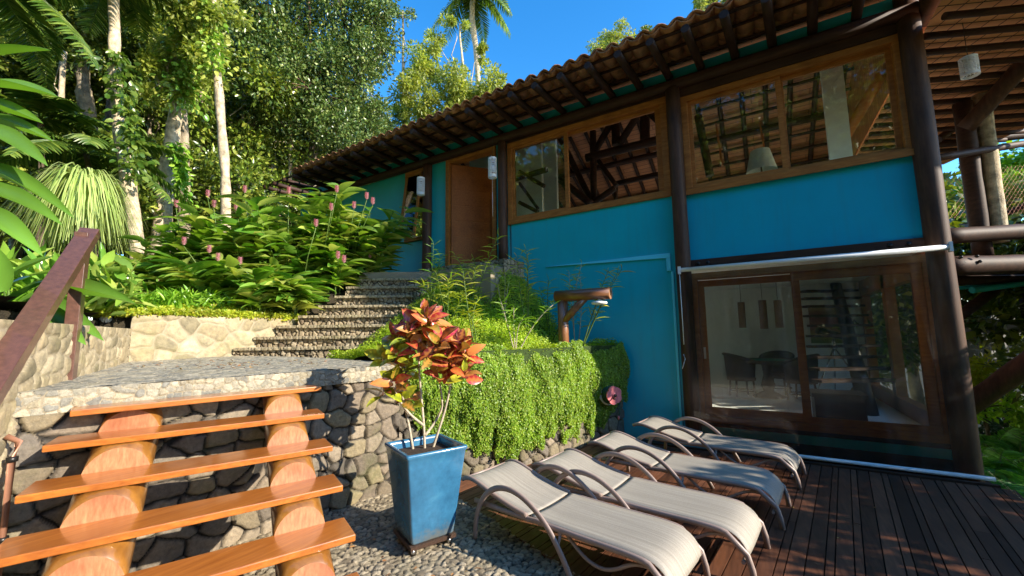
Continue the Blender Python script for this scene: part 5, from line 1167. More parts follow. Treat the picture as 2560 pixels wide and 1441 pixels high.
Nn = np.stack([-zx, -zy, np.ones(n)], 1); Nn /= np.linalg.norm(Nn, axis=1, keepdims=True); P = np.stack([x, y, z], 1)[ok]; Nn = Nn[ok]
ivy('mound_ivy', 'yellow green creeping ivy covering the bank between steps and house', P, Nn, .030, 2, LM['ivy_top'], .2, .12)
# ground cover behind the back wall
def scatter(name, label, n, region, size, asp, mat, seed, tm, hgt=.2, tilt=.6, zadd=0):
    r = np.random.default_rng(seed); c = r.uniform(0, 1, (n, 2)); P = region(c[:, 0], c[:, 1], r)
    D = rdir(n, tilt, r); P[:, 2] += r.random(n) * hgt + zadd; Nn = rdir(n, 1.2, r)
    o = link(name, leafmesh(name, P, D, Nn, size * r.uniform(.5, 1.3, n), size * asp * r.uniform(.7, 1.2, n), tm, mat, V(0, 0, 0))); struct(o, 'stuff', label); return o
wa = unit(BACKB - BACKA); wn_ = V(-wa[1], wa[0])
def reg(a0, a1, b0, b1):
    def f(a, b_, r):
        x = BACKA[0] + wa[0] * (a0 + (a1 - a0) * a) + wn_[0] * (b0 + (b1 - b0) * b_); y = BACKA[1] + wa[1] * (a0 + (a1 - a0) * a) + wn_[1] * (b0 + (b1 - b0) * b_)
        return np.stack([x, y, gz(x, y)], 1)
    return f
scatter('edge_cover', 'yellow green creeper along the top of the pale wall', 15000, reg(-.3, 2.5, -.04, .42), .05, .7, LM['yell'], 4, LEAF4, .07, .3, .0)
scatter('ground_cover', 'low bright green leaves behind the landing wall', 5200, reg(-1.6, 3.0, .2, 1.6), .15, .24, LM['cover'], 5, BL4, .26, .7)
scatter('ground_cover_far', 'low green foliage under the trees', 16000, reg(-14, 16, 1.6, 12), .24, .26, LM['cover'], 6, LEAF6, .45, .6)
scatter('litter', 'dry leaves lying under the ginger', 2500, reg(-3, 3.4, .3, 3.6), .09, .4, LM['dry'], 7, LEAF4, .02, .0)
# ================================================================== GINGER CLUMPS
def ginger(label, base, stems_, H, spread, seed, lean=(0, 0), flowers=()):
    r = np.random.default_rng(seed); base = np.asarray(base, float); t = thing('ginger_plant', label, 'plant', base, 0, 'flowering ginger plants behind the landing')
    b = MB(); P = []; D = []; Nn = []; L = []
    for k in range(stems_):
        a = r.uniform(0, 6.283); d = V(math.cos(a), math.sin(a), 0); hh = H * r.uniform(.55, 1.05); out = spread * r.uniform(.25, 1) ; p0 = base + d * r.uniform(0, .25)
        pts = [p0 + V(0, 0, hh * s) + (d * out + V(lean[0], lean[1], 0)) * (s ** 1.9) - V(0, 0, .10 * hh * s ** 3) for s in np.linspace(0, 1, 9)]; b.tube(pts, np.linspace(.012, .005, 9), 5); pts = np.array(pts)
        nl = int(18 * r.uniform(.8, 1.2)); az0 = r.uniform(0, 6.283)
        for q in range(nl):
            s = .22 + .78 * q / (nl - 1); x = s * 8; jx = min(7, int(x)); p = pts[jx] + (pts[jx + 1] - pts[jx]) * (x - jx); T_ = unit(pts[jx + 1] - pts[jx]); az = az0 + math.pi * q + r.normal() * .35
            sd = V(math.cos(az), math.sin(az), 0); P.append(p); D.append(unit(sd * .95 + T_ * .55 + V(0, 0, r.uniform(-.35, .25)))); Nn.append(unit(V(0, 0, 1) + r.normal(size=3) * .3)); L.append(r.uniform(.34, .58))
    obj('stems', b, MT['stem'], t); L = np.array(L); link('foliage', leafmesh('foliage', np.array(P), np.array(D), np.array(Nn), L, L * r.uniform(.28, .38, len(L)), BL6, LM['ginger'], base), t)
    for f in flowers:
        flower(f, t, r); b = MB(); b.tube([base + V(0, 0, .1), (base + f) / 2 + V(0, 0, .25), f - V(0, 0, .07)], [.010, .008, .006], 5); obj('flower_stem', b, MT['stem'], t)
    return t
MT['petal'] = simple('pink_bract', (.95, .42, .50), .5, .25, 40)
MT['petal_old'] = simple('faded_pink_bract', (.62, .32, .20), .6, .3, 40)
def flower(p, t, r, old=False):
    n = 46; s = np.arange(n) / n; a = np.arange(n) * 2.4; rad = .022 * np.sin(np.pi * (s * .85 + .15)) ** .7; ax = unit(V(r.normal() * .15, r.normal() * .15, 1))
    P = np.stack([rad * np.cos(a) * .4, rad * np.sin(a) * .4, s * .12 - .055], 1) + p; D = np.stack([np.cos(a), np.sin(a), np.full(n, .8)], 1); Nn = np.tile([0, 0, 1.], (n, 1)) + D * .2
    o = link('flower_spike', leafmesh('flower_spike', P, D, Nn, np.full(n, .048), np.full(n, .026), LEAF4, MT['petal_old'] if old else MT['petal'], world_loc(t)), t)
def gp(x, y, d):
    p = atD(x, y, d); p[2] = float(gz(p[0], p[1])) - .05; return p
fl = lambda x, y, d: atD(x, y, d)
ginger('ginger clump nearest the house wall, its right side touching the narrow window', gp(862, 690, 8.3), 20, 2.05, .85, 1, (.10, -.05), [fl(932, 505, 7.5), fl(917, 492, 7.6), fl(885, 515, 7.5)])
ginger('ginger clump with a tall pink spike, second from the house wall', gp(800, 690, 7.9), 20, 2.05, .75, 2, (0, -.1), [fl(842, 475, 7.3), fl(828, 520, 7.1)])
ginger('ginger clump behind the middle of the bed, with a pink spike held high', gp(720, 680, 7.6), 20, 2.1, .75, 3, (0, 0), [fl(722, 478, 7.3)])
ginger('ginger clump with a dark pink spike, left of the middle of the bed', gp(640, 680, 7.6), 20, 2.1, .75, 4, (0, 0), [fl(612, 475, 7.3), fl(590, 520, 7.2)])
ginger('ginger clump below the slim pale trunk', gp(560, 670, 7.5), 19, 1.9, .75, 5, (-.05, 0), [fl(535, 512, 7.2), fl(520, 486, 7.4)])
ginger('ginger clump right of the leaning palm trunk', gp(470, 660, 7.3), 13, 1.45, .6, 6, (-.05, 0), [fl(441, 512, 7.1)])
ginger('low ginger clump in front, left side, above the pale wall', gp(520, 720, 6.7), 10, .9, .5, 7, (0, -.05), [fl(460, 605, 6.5), fl(545, 645, 6.5)])
ginger('low ginger clump in front, at the middle of the bed, with drooping leaves', gp(650, 725, 6.7), 11, .95, .5, 8, (0, -.05), [fl(523, 625, 6.6), fl(600, 655, 6.5)])
ginger('ginger clump leaning over the top stone steps against the turquoise wall', gp(925, 690, 8.5), 13, 1.7, .7, 14, (.15, -.1), [fl(925, 640, 8.2)])
ginger('low ginger clump beside the fourth stone step', gp(748, 735, 7.2), 10, .9, .45, 9, (0, -.05), [fl(790, 560, 6.8)])
ginger('low ginger clump beside the upper stone steps', gp(845, 715, 7.95), 11, 1.05, .5, 10, (.05, -.05), [fl(845, 640, 6.9), fl(860, 650, 6.9)])
ginger('ginger clump at the far left behind the low wall, left of the palm trunk', gp(400, 640, 7.6), 12, 1.3, .6, 12, (0, 0))
# ================================================================== STRAP LEAVED PLANT (weeping)
def weeping(label, base, H, n, rad, seed):
    r = np.random.default_rng(seed); base = np.asarray(base, float); t = thing('weeping_grass_plant', label, 'plant', base); b = MB(); b.tube([base, base + V(.02, 0, H * .6), base + V(0, .03, H)], [.12, .08, .06], 10); obj('trunk', b, MT['barkdark'], t)
    k = 9; top = base + V(0, 0, H); v = []; f = []; c = 0
    for i in range(n):
        a = r.uniform(0, 6.283); o_ = rad * r.uniform(.25, 1); rise = r.uniform(.12, .45); fall = r.uniform(.7, 1.25) * 1.55; d = V(math.cos(a), math.sin(a), 0); s_ = V(-d[1], d[0], 0); w = r.uniform(.010, .02)
        for q in range(k + 1):
            x = q / k; p = top + d * o_ * (x ** .7) + V(0, 0, rise * math.sin(min(1, x * 2.2) * math.pi * .5) - fall * max(0, x - .22) ** 1.25) + V(*(r.normal(size=3) * .006)); ww = w * (1 - x * .75); v += [p + s_ * ww, p - s_ * ww]
        f += [(c + 2 * q, c + 2 * q + 1, c + 2 * q + 3, c + 2 * q + 2) for q in range(k)]; c += 2 * k + 2
    f = np.array(f); link('foliage', raw_mesh('foliage', np.array(v) - base, f.ravel(), np.full(len(f), 4), [LM['strap']], None, np.ones(len(f), bool)), t)
weeping('weeping plant with long pale green strap leaves behind the low wall at the left', gp(185, 640, 6.9), 2.15, 700, .95, 3)
# ================================================================== SPIKY STEMS on the mound
def spiky(label, base, top, seed, n=6, rad=.25):
    r = np.random.default_rng(seed); base = np.asarray(base, float); top = np.asarray(top, float); t = thing('spiky_herb', label, 'plant', base, 0, 'thin leaved herbs growing through the ivy bank'); b = MB(); P = []; D = []; L = []
    for k in range(n):
        e = top + r.normal(size=3) * V(rad, rad, rad * .6) * 1.3 if k else top; m = (base + e) / 2 + r.normal(size=3) * .06 + V(0, 0, .18); ss = np.linspace(0, 1, 9)[:, None]; pts = base * (1 - ss) ** 2 + 2 * m * ss * (1 - ss) + e * ss ** 2; b.tube(pts, np.linspace(.010, .004, 9), 5)
        for q in range(24):
            s = .34 + .66 * q / 23; p = base * (1 - s) ** 2 + 2 * m * s * (1 - s) + e * s ** 2; a = q * 2.4; P.append(p); D.append(unit(V(math.cos(a), math.sin(a), r.uniform(.1, .9)))); L.append(r.uniform(.12, .26))
    obj('stems', b, MT['stem'] if seed % 3 else MT['stemgrey'], t); L = np.array(L); link('foliage', leafmesh('foliage', np.array(P), np.array(D), rdir(len(P), 1, r), L, L * .062, blade(3, .3), LM['cover'] if seed % 4 == 1 else LM['yell'], base), t)
def mp(x, y, d):
    p = atD(x, y, d); z, _ = mound_h(p[0], p[1]); p[2] = float(z) - .03; return p
spiky('spiky herb at the top of the steps, below the door', mp(1075, 760, 7.0), atD(1100, 640, 7.0), 1, 5, .28)
spiky('spiky herb below the handle side of the door', mp(1180, 760, 7.0), atD(1190, 665, 7.0), 2, 4, .28)
spiky('spiky herb in front of the post right of the door', mp(1260, 800, 6.9), atD(1262, 680, 6.9), 3, 3, .25)
spiky('spiky herb reaching up to the left end of the pale cyan trim', mp(1320, 850, 6.6), atD(1322, 655, 6.6), 4, 3, .26)  # the pale cyan trim is the painted strip of sunlight on the wall
spiky('spiky herb just left of the log lamp post', mp(1378, 840, 6.9), atD(1372, 700, 6.95), 5, 3, .16)
spiky('spiky herb behind the log lamp post arm', mp(1440, 870, 6.95), atD(1450, 690, 6.95), 6, 3, .14)
spiky('spiky herb right of the lamp, leaning over the turquoise wall', mp(1450, 880, 6.5), atD(1545, 680, 6.6), 7, 3, .12)
spiky('spiky herb with bare pale stems in the middle of the ivy bank', mp(1190, 870, 5.6), atD(1195, 745, 5.8), 8, 3, .22)
spiky('spiky herb with bare stems right above the croton', mp(1290, 890, 5.9), atD(1285, 770, 6.0), 9, 4, .24)
spiky('short spiky herb beside the eighth stone step', mp(1120, 800, 6.6), atD(1130, 700, 6.6), 10, 5, .2)
def fernpatch():
    def f(a, b_, r):
        x = 2.35 + 3.5 * a; y = 2.5 + 8 * b_; return np.stack([x, y, np.full(len(x), -1.5)], 1)
    scatter('right_cover', 'mixed green leaves on the ground right of the deck', 4500, f, .26, .25, LM['cover'], 45, BL4, .5, .8)
fernpatch()
MT['flow'] = simple('violet_petal', (.62, .25, .62), .5, .1)
# small fern by the wall end
def fern(label, base, n, L_, seed, mat=LM['fern'], group=None, droop=.45, ll=.16):
    r = random.Random(seed); t = thing('fern', label, 'fern', base, 0, group); fr_ = []
    for k in range(n):
        a = k * 2.4 + r.uniform(-.3, .3); el = r.uniform(.5, 1.2); fr_.append(frond(base, (math.cos(a) * math.cos(el), math.sin(a) * math.cos(el), math.sin(el)), L_ * r.uniform(.7, 1.1), droop * r.uniform(.8, 1.3), 30, ll, .022, r, .2, .1))
    b, me = palm_crown(fr_, mat, None, t); obj('stems', b, MT['stem'], t); link('foliage', me, t); return t
fern('small dark fern on the wall end beside the turquoise wall', atD(1492, 878, 6.9), 9, .28, 4, LM['fern'], None, .5, .09)
fern('fern beside the middle stone steps, under the ginger', gp(790, 745, 7.5), 9, .38, 5, LM['fern'], None, .5, .12)
fern('pale drooping fern at the left side of the fifth step', gp(735, 745, 7.15), 12, .42, 6, LM['yell'], None, .7, .14)
# ferns and shrubs at the right edge
def rp(x, y, d): return atD(x, y, d)
fg = 'ferns growing beside the right edge of the deck'
F = [((2490, 1150), 6.6, 'large fern nearest the corner post, at the right of the deck'), ((2530, 1230), 5.6, 'large fern at the right picture edge, beside the deck'), ((2545, 1120), 7.4, 'fern behind the others, below the diagonal log'), ((2475, 1090), 8.0, 'small fern close to the corner post foot'), ((2590, 1330), 4.6, 'fern lowest at the right picture edge')]
for k, ((x, y), d, lb) in enumerate(F):
    p = rp(x, y, d); p[2] -= .35; fern(lb, p, 20, 1.0, 20 + k, LM['fern'], fg, .5, .26)
def shrub(label, name, base, c, rad, n, L_, W_, mat, seed, bark=MT['barkdark'], group=None, cat='shrub'):
    c = np.asarray(c, float); return tree(name, label, group, base, c, .05, .02, [(c, rad, n)], bark, mat, L_, W_, seed, limbs=True, droop=.2, cat=cat)
c = rp(2450, 960, 8.6); shrub('bright green shrub lit by the sun behind the diagonal log', 'garden_shrub', (c[0], c[1], -1.5), c, (.55, .55, .55), 1500, .11, .06, LM['yell'], 31)
c = rp(2540, 1010, 8.2); shrub('yellow green shrub at the right picture edge under the diagonal log', 'garden_shrub', (c[0], c[1], -1.5), c, (.7, .7, .55), 1500, .12, .07, LM['cover'], 32)
c = rp(2500, 1050, 10); shrub('dark shrub behind the ferns', 'garden_shrub', (c[0], c[1], -1.5), c, (1.3, 1.3, .8), 2600, .14, .07, LM['dark'], 33)
c = rp(2520, 470, 14); tree('broad_leaved_tree', 'tree with large sunlit green leaves seen through the veranda', None, (c[0] + .5, c[1] + .5, -1.5), c, .14, .06, [(c, (1.6, 1.6, 1.1), 2600), (c + V(1.2, .5, 1.1), (1.2, 1.2, 1.0), 1600), (c + V(-1.6, .6, -1.2), (1.3, 1.3, .9), 1800), (c + V(.8, .5, -1.8), (1.5, 1.4, .8), 1500)], MT['barkdark'], LM['cover'], .26, .15, 34)
c = rp(2420, 520, 17); tree('dark_leaved_tree', 'dark green tree behind the veranda post', None, (c[0] + .5, c[1] + .5, -1.5), c, .14, .06, [(c, (2.2, 2.0, 1.6), 3600), (c + V(2, 1, -2), (2.2, 2, 1.5), 2600)], MT['barkdark'], LM['forest'], .24, .13, 35)
# banana
bp = rp(2500, 860, 10.0); bt = thing('banana_plant', 'dark banana plant with broad leaves in front of the white garden wall', 'banana plant', (bp[0], bp[1], -1.5)); b = MB(); b.tube([(bp[0], bp[1], -1.5), (bp[0], bp[1], bp[2] - .2), (bp[0], bp[1], bp[2] + .3)], [.11, .09, .06], 10); obj('trunk', b, MT['stem'], bt)
P = []; D = []; L_ = []
for k in range(9): a = k * 2.4; el = .35 + .1 * (k % 4); P.append(V(bp[0], bp[1], bp[2] + .2)); D.append(unit(V(math.cos(a), math.sin(a), el))); L_.append(1.3 + .1 * (k % 3))
link('foliage', leafmesh('foliage', np.array(P), np.array(D), np.tile([0, 0, 1.], (9, 1)), np.array(L_), np.full(9, .36), blade(8, .45, fold=.25), LM['dark'], world_loc(bt)), bt)
# ================================================================== BIG LEAVES at the left edge
def bigleaf(label, base, leaves_, mat, seed, name='broad_leaf_plant'):
    t = thing(name, label, 'plant', base); base = np.asarray(base, float)
    for (a, tip, w, arch) in leaves_:
        a = np.asarray(a, float); tip = np.asarray(tip, float); d = tip - a; L = np.linalg.norm(d)
        b = MB(); st_ = base + (a - base) * .0; b.tube([base, (base + a) / 2 + V(0, 0, .04), a], [.014, .010, .008], 6); lf = obj('leaf_stalk', b, MT['stem'], t)
        me = leafmesh('leaf', np.array([a]), np.array([d + V(0, 0, arch * L * .5)]), np.array([unit(V(.35, -.5, 1.0))]), np.array([L * 1.05]), np.array([w]), blade(14, arch * .8, fold=.22), mat, world_loc(t)); link('leaf', me, lf)
q = lambda x, y, d: atD(x, y, d)
bs = V(*q(-140, 640, 3.2)); bs[2] = 2.0
bigleaf('heliconia with long pointed leaves cut by the left edge', bs, [(q(-60, 215, 3.0), q(125, 232, 3.0), .15, .12), (q(-90, 260, 3.1), q(88, 298, 3.0), .12, .1), (q(-60, 300, 3.2), q(112, 342, 3.1), .11, .12), (q(-70, 320, 2.9), q(90, 395, 2.8), .16, .2), (q(-60, 420, 3.0), q(145, 520, 2.9), .12, .25), (q(-80, 470, 2.9), q(115, 540, 2.8), .15, .25), (q(-60, 525, 2.8), q(70, 618, 2.7), .14, .3), (q(-60, 150, 3.4), q(110, 120, 3.4), .13, .1)], LM['bigleaf'], 1)
bs = V(*q(20, 800, 3.7)); bs[2] = 1.95
bigleaf('broad leaf plant growing over the wall beside the steel post', bs, [(q(60, 760, 3.9), q(205, 830, 3.6), .20, .35), (q(100, 745, 3.7), q(285, 742, 3.3), .16, .25), (q(90, 780, 3.6), q(175, 845, 3.4), .17, .4), (q(20, 700, 3.9), q(120, 640, 4.0), .22, .15), (q(10, 730, 3.8), q(-20, 620, 3.8), .22, .1), (q(20, 760, 3.6), q(110, 700, 3.6), .20, .1), (q(0, 740, 4.0), q(60, 690, 4.0), .22, .2), (q(40, 770, 4.2), q(130, 720, 4.3), .18, .2)], LM['bigleaf'], 2)
def patch(x0, x1, d0, d1, n, nm, lb, mat, size, asp, seed, hgt, tm=BL4):
    def f(a, b_, r):
        d = d0 + (d1 - d0) * b_; pts = np.array([atD(x0 + (x1 - x0) * aa, 700, dd) for aa, dd in zip(a, d)]); return np.stack([pts[:, 0], pts[:, 1], gz(pts[:, 0], pts[:, 1])], 1)
    return scatter(nm, lb, n, f, size, asp, mat, seed, tm, hgt, .8)
patch(-120, 330, 4.6, 7.0, 1500, 'left_cover', 'mixed green leaves filling the bed left of the landing', LM['ginger'], .34, .28, 41, .55)
# ================================================================== PALMS at the upper left
def palm(label, base, top, r0, r1, n, L_, seed, bark, group='palm trees at the upper left', droop=.55, el=(-.1, 1.1), nl=40, ll=.5, lw=.04, curve=(), dirs=None, name='palm_tree'):
    r = random.Random(seed); t = tree(name, label, group, base, top, r0, r1, [], bark, LM['palm'], seed=seed, curve=curve, cat='palm tree'); fr_ = []
    for k in range(n):
        a = k * 2.4 + r.uniform(-.3, .3); e = r.uniform(*el); d = (math.cos(a) * math.cos(e), math.sin(a) * math.cos(e), math.sin(e))
        fr_.append(frond(top, d, L_ * r.uniform(.8, 1.1), droop * r.uniform(.8, 1.3), nl, ll, lw, r, .5, .35))
    b, me = palm_crown(fr_, LM['palm'], None, t); o = obj('frond_stems', b, MT['stem'], t); link('fronds', me, t); return t
palm('palm whose dark fronds hang in from the upper left corner', gp(-150, 600, 7.2), atD(-40, -60, 7.2), .09, .07, 14, 2.0, 1, MT['barkdark'], droop=.6, ll=.45)
palm('palm with fronds hanging at the top between the left trunks', gp(262, 560, 11.5), atD(300, -10, 11.5), .11, .09, 15, 2.3, 2, MT['barkdark'], droop=.6)
palm('young palm with a low arching crown behind the weeping plant', gp(300, 560, 9.0), atD(215, 385, 8.6), .07, .05, 12, 1.9, 3, MT['barkdark'], droop=.5, ll=.4, el=(.0, .7))
palm('leaning pale palm trunk wrapped in climbing leaves', gp(352, 660, 8.2), atD(283, -40, 8.6), .14, .085, 13, 1.9, 4, MT['barkpale'], curve=[atD(345, 600, 8.2), atD(318, 470, 8.2), atD(292, 320, 8.3)])
palm('tall slim palm standing against the blue sky', gp(1196, 400, 26), atD(1188, -25, 26), .20, .16, 15, 2.9, 5, MT['barkpale'], None, droop=.75, ll=.75, lw=.07, el=(-.7, .8), curve=[atD(1197, 250, 26), atD(1197, 130, 26), atD(1180, 60, 26)])
palm('small palm with fronds at the far left under the canopy', gp(120, 560, 8.5), atD(100, 300, 9.0), .07, .05, 10, 1.5, 6, MT['barkdark'], droop=.5, ll=.4, el=(0, .8))
# ================================================================== FOREST TREES
def P_(x, y, d): return atD(x, y, d)
def bush_clumps(lst): return [(P_(x, y, d), rad, n) for x, y, d, rad, n in lst]
g = 'forest trees behind the garden'
tree('tree', 'thick pale knobbly trunk left of the slim pale one', g, gp(402, 600, 10.5), P_(470, 60, 10.8), .24, .10, bush_clumps([(450, 150, 10.5, (.7, .7, 1.1), 2600), (500, 110, 10.2, (.5, .6, .9), 1600), (440, 40, 10.8, (1.1, 1, .9), 2400), (400, 210, 10.2, (.5, .5, .7), 900)]), MT['barkpale'], LM['light'], .13, .08, 1, curve=[P_(410, 470, 10.5), P_(425, 350, 10.5), P_(452, 250, 10.6)])
tree('tree', 'slim pale straight trunk right of the knobbly one', g, gp(572, 600, 9.6), P_(530, -60, 9.8), .115, .08, bush_clumps([(520, 100, 9.5, (.35, .4, .8), 900), (500, 10, 9.6, (.9, .9, .7), 1500), (545, 200, 9.6, (.2, .2, .5), 260)]), MT['barkpale'], LM['light'], .12, .075, 2, curve=[P_(566, 440, 9.6), P_(552, 280, 9.7), P_(540, 130, 9.7)])
tree('tree', 'thinner grey trunk just right of the knobbly one', g, gp(468, 600, 11.2), P_(455, 100, 11.4), .15, .09, bush_clumps([(430, 60, 12, (1.2, 1.2, 1.0), 2600)]), MT['bark'], LM['forest'], .15, .09, 3, curve=[P_(465, 430, 11.2), P_(455, 260, 11.3)])
tree('tree', 'pale trunk in the shade at the left, between two palms', g, gp(232, 560, 12), P_(195, 30, 12), .22, .14, bush_clumps([(150, 60, 12, (1.5, 1.5, 1.2), 3000), (250, 120, 12.5, (1.2, 1.2, 1.0), 2400)]), MT['bark'], LM['forest'], .17, .09, 4, curve=[P_(228, 330, 12), P_(205, 170, 12)])
tree('tree', 'large dense tree with a reddish trunk behind the roof corner', g, gp(770, 640, 16), P_(760, 60, 16.5), .42, .2, bush_clumps([(700, 110, 15, (2.0, 2, 1.7), 9000), (860, 60, 15.5, (1.9, 2, 1.6), 8500), (640, 20, 15.5, (1.9, 2, 1.6), 7000), (780, 220, 14.6, (1.8, 1.8, 1.3), 7500), (900, 190, 15.5, (1.3, 1.4, 1.6), 5000), (690, 290, 15, (1.4, 1.4, 1.3), 4500), (840, 340, 15, (1.5, 1.4, .9), 4500), (930, 50, 15.5, (.8, 1, 1.3), 2200), (930, 300, 16, (1.0, 1.2, .9), 2400), (640, 160, 16, (1.2, 1.5, 1.3), 3500), (780, -60, 15, (3, 2, 1.0), 5000)]), MT['barkred'], LM['big'], .135, .075, 5, curve=[P_(772, 400, 16), P_(765, 250, 16)])
tree('tree', 'airy yellow green tree below the tall palm', g, gp(1130, 500, 21), P_(1130, 170, 21), .2, .08, bush_clumps([(1060, 150, 21, (.9, 1, 1.1), 2600), (1040, 240, 20.5, (1.1, 1.1, 1.1), 3000), (1150, 230, 21, (1.2, 1.2, 1.2), 3400), (1225, 220, 21, (.9, 1, 1.5), 2800), (1110, 320, 20.5, (1.5, 1.3, 1.0), 3400), (1260, 260, 21, (.9, .9, .9), 2000), (1050, 360, 20, (1.2, 1.2, .8), 2400), (1205, 130, 21.5, (.5, .5, .5), 600), (1200, 330, 21, (1.4, 1.2, .9), 2600)]), MT['barkpale'], LM['light'], .19, .10, 6)
tree('tree', 'slender half bare tree just left of the tall palm', g, gp(1020, 480, 23), P_(1150, 60, 23), .15, .05, bush_clumps([(1140, 60, 23, (.7, .7, .6), 500), (1100, 100, 23, (.7, .7, .5), 450), (1020, 280, 23, (.8, .8, 1.0), 1200)]), MT['barkpale'], LM['light'], .17, .09, 7, curve=[P_(1160, 300, 23), P_(1165, 180, 23)])
tree('tree', 'feathery tree top rising over the middle of the roof', 'tree tops over the roof', (P_(1530, 200, 24)[0], P_(1530, 200, 24)[1], 0), P_(1530, 130, 24), .2, .06, bush_clumps([(1500, 135, 24, (.8, .8, .7), 1500), (1545, 95, 24, (1.0, .8, .7), 1800), (1570, 150, 24, (1.4, 1, .6), 1800)]), MT['barkpale'], LM['light'], .16, .07, 8)
tree('tree', 'small dark rounded tree top right of the feathery one', 'tree tops over the roof', (P_(1600, 200, 25)[0], P_(1600, 200, 25)[1], 0), P_(1605, 120, 25), .2, .06, bush_clumps([(1605, 100, 25, (.75, .7, .75), 2000)]), MT['barkdark'], LM['forest'], .16, .08, 9)
tree('tree', 'low bright tree top at the left part of the roof edge', 'tree tops over the roof', (P_(1420, 200, 24)[0], P_(1420, 200, 24)[1], 0), P_(1425, 190, 24), .2, .06, bush_clumps([(1410, 190, 24, (.9, .8, .5), 1400), (1440, 175, 24, (.5, .5, .4), 700)]), MT['barkdark'], LM['light'], .16, .08, 10)
tree('tree', 'hanging pale foliage over the roof at the top right', 'tree tops over the roof', (P_(1810, 0, 18)[0], P_(1810, 0, 18)[1], 0), P_(1810, -60, 18), .2, .08, bush_clumps([(1760, 10, 18, (.6, .6, .9), 1500), (1800, 10, 18, (.6, .6, .8), 1600), (1850, -10, 18, (.7, .7, .7), 1500), (1810, -60, 18, (1.4, 1, .6), 1800)]), MT['barkpale'], LM['light'], .22, .05, 11, droop=1.4)
# mid forest fill: three kinds of tree, copied
def proto(label, base, H, spec, bark, leaf, L_, W_, seed, r0=.18):
    base = np.asarray(base, float); return tree('tree', label, g, base, base + V(.3, .2, H), r0, .07, [(base + V(*c), rad, n) for c, rad, n in spec], bark, leaf, L_, W_, seed)
k1 = proto('dark tree at the far left edge, half hidden by palm fronds', gp(40, 560, 12.5), 8.5, [((0, 0, 7.5), (1.9, 1.9, 1.3), 3600), ((1.2, .5, 5.8), (1.5, 1.5, 1.1), 2600), ((-1.2, -.3, 6), (1.5, 1.5, 1.2), 2600), ((.3, -1, 4.4), (1.3, 1.3, .9), 1800)], MT['bark'], LM['forest'], .17, .095, 51)
k2 = proto('dark tree between the leaning palm and the knobbly trunk, farther back', gp(350, 520, 15), 9.5, [((0, 0, 8.8), (2.2, 2.0, 1.5), 4000), ((1.6, 0, 6.6), (1.5, 1.5, 1.2), 2400), ((-1.4, .4, 6.8), (1.6, 1.6, 1.2), 2400), ((0, -.8, 5.0), (1.6, 1.4, 1.0), 2000)], MT['barkpale'], LM['forest'], .18, .10, 52)
k3 = proto('dark understorey tree below the large dense tree', gp(650, 560, 14), 3.6, [((0, 0, 3.2), (1.6, 1.4, 1.0), 2800), ((1.2, .3, 2.2), (1.2, 1.2, .9), 1800), ((-1.2, .2, 2.3), (1.2, 1.2, .9), 1800)], MT['bark'], LM['forest'], .16, .09, 53, .1)
lab1 = ['dark tree behind the slim pale trunk', 'dark tree second from the left edge, behind the palms', 'dark tree behind the left side of the large dense tree', 'dark tree filling the gap above the weeping plant', 'dark tree behind the pale shaded trunk', 'dark tree right behind the knobbly trunk', 'dark tree left of the airy yellow green tree', 'far dark tree behind the reddish trunk']
pos1 = [(600, 14.5), (120, 14), (680, 19), (220, 16.5), (270, 14), (430, 17), (950, 22), (800, 22)]
for i, ((x, d), lb) in enumerate(zip(pos1, lab1)): dup(k1 if i % 2 else k2, gp(x, 520, d), i * 1.3, lb, scale=1.0 + .1 * (i % 3))
lab3 = ['understorey tree behind the slim pale trunk', 'understorey tree behind the knobbly trunk', 'understorey tree at the far left behind the heliconia', 'understorey tree behind the weeping plant', 'understorey tree behind the leaning palm', 'understorey tree under the right side of the large dense tree', 'understorey tree just behind the roof corner', 'understorey tree below the airy yellow green tree', 'understorey tree left of the reddish trunk', 'understorey tree between leaning palm and weeping plant']
pos3 = [(560, 12), (450, 13), (30, 10.5), (150, 10.5), (330, 11.5), (880, 18), (960, 20), (1060, 20), (700, 15), (250, 10.5)]
for i, ((x, d), lb) in enumerate(zip(pos3, lab3)): dup(k3, gp(x, 560, d), i * 1.7, lb, scale=1.0 + .12 * (i % 3))
# slim background trunks
for i, (x, y1, d, r0) in enumerate([(608, 120, 15, .07), (655, 140, 17, .08), (728, 280, 15, .09), (792, 330, 15.4, .12), (840, 330, 17, .06), (1014, 150, 24, .10), (155, 250, 11, .09), (385, 200, 14, .08), (500, 220, 14, .07)]):
    lb = ['slim trunk right of the pale straight one', 'second slim trunk right of the pale straight one', 'grey trunk touching the left of the reddish trunk', 'pale trunk touching the right of the reddish trunk', 'slim trunk behind the roof corner', 'dead pole-like trunk left of the airy tree', 'slim dark trunk above the weeping plant', 'slim trunk left of the knobbly one', 'slim trunk right of the knobbly one'][i]
    tree('tree', lb, g, gp(x, 560, d), P_(x + (-8 if i % 2 else 6), y1 - 120, d), r0, r0 * .6, bush_clumps([(x, y1 - 120, d, (.8, .8, .5), 500)]), [MT['barkpale'], MT['bark']][i % 2], LM['forest'], .15, .08, 60 + i)
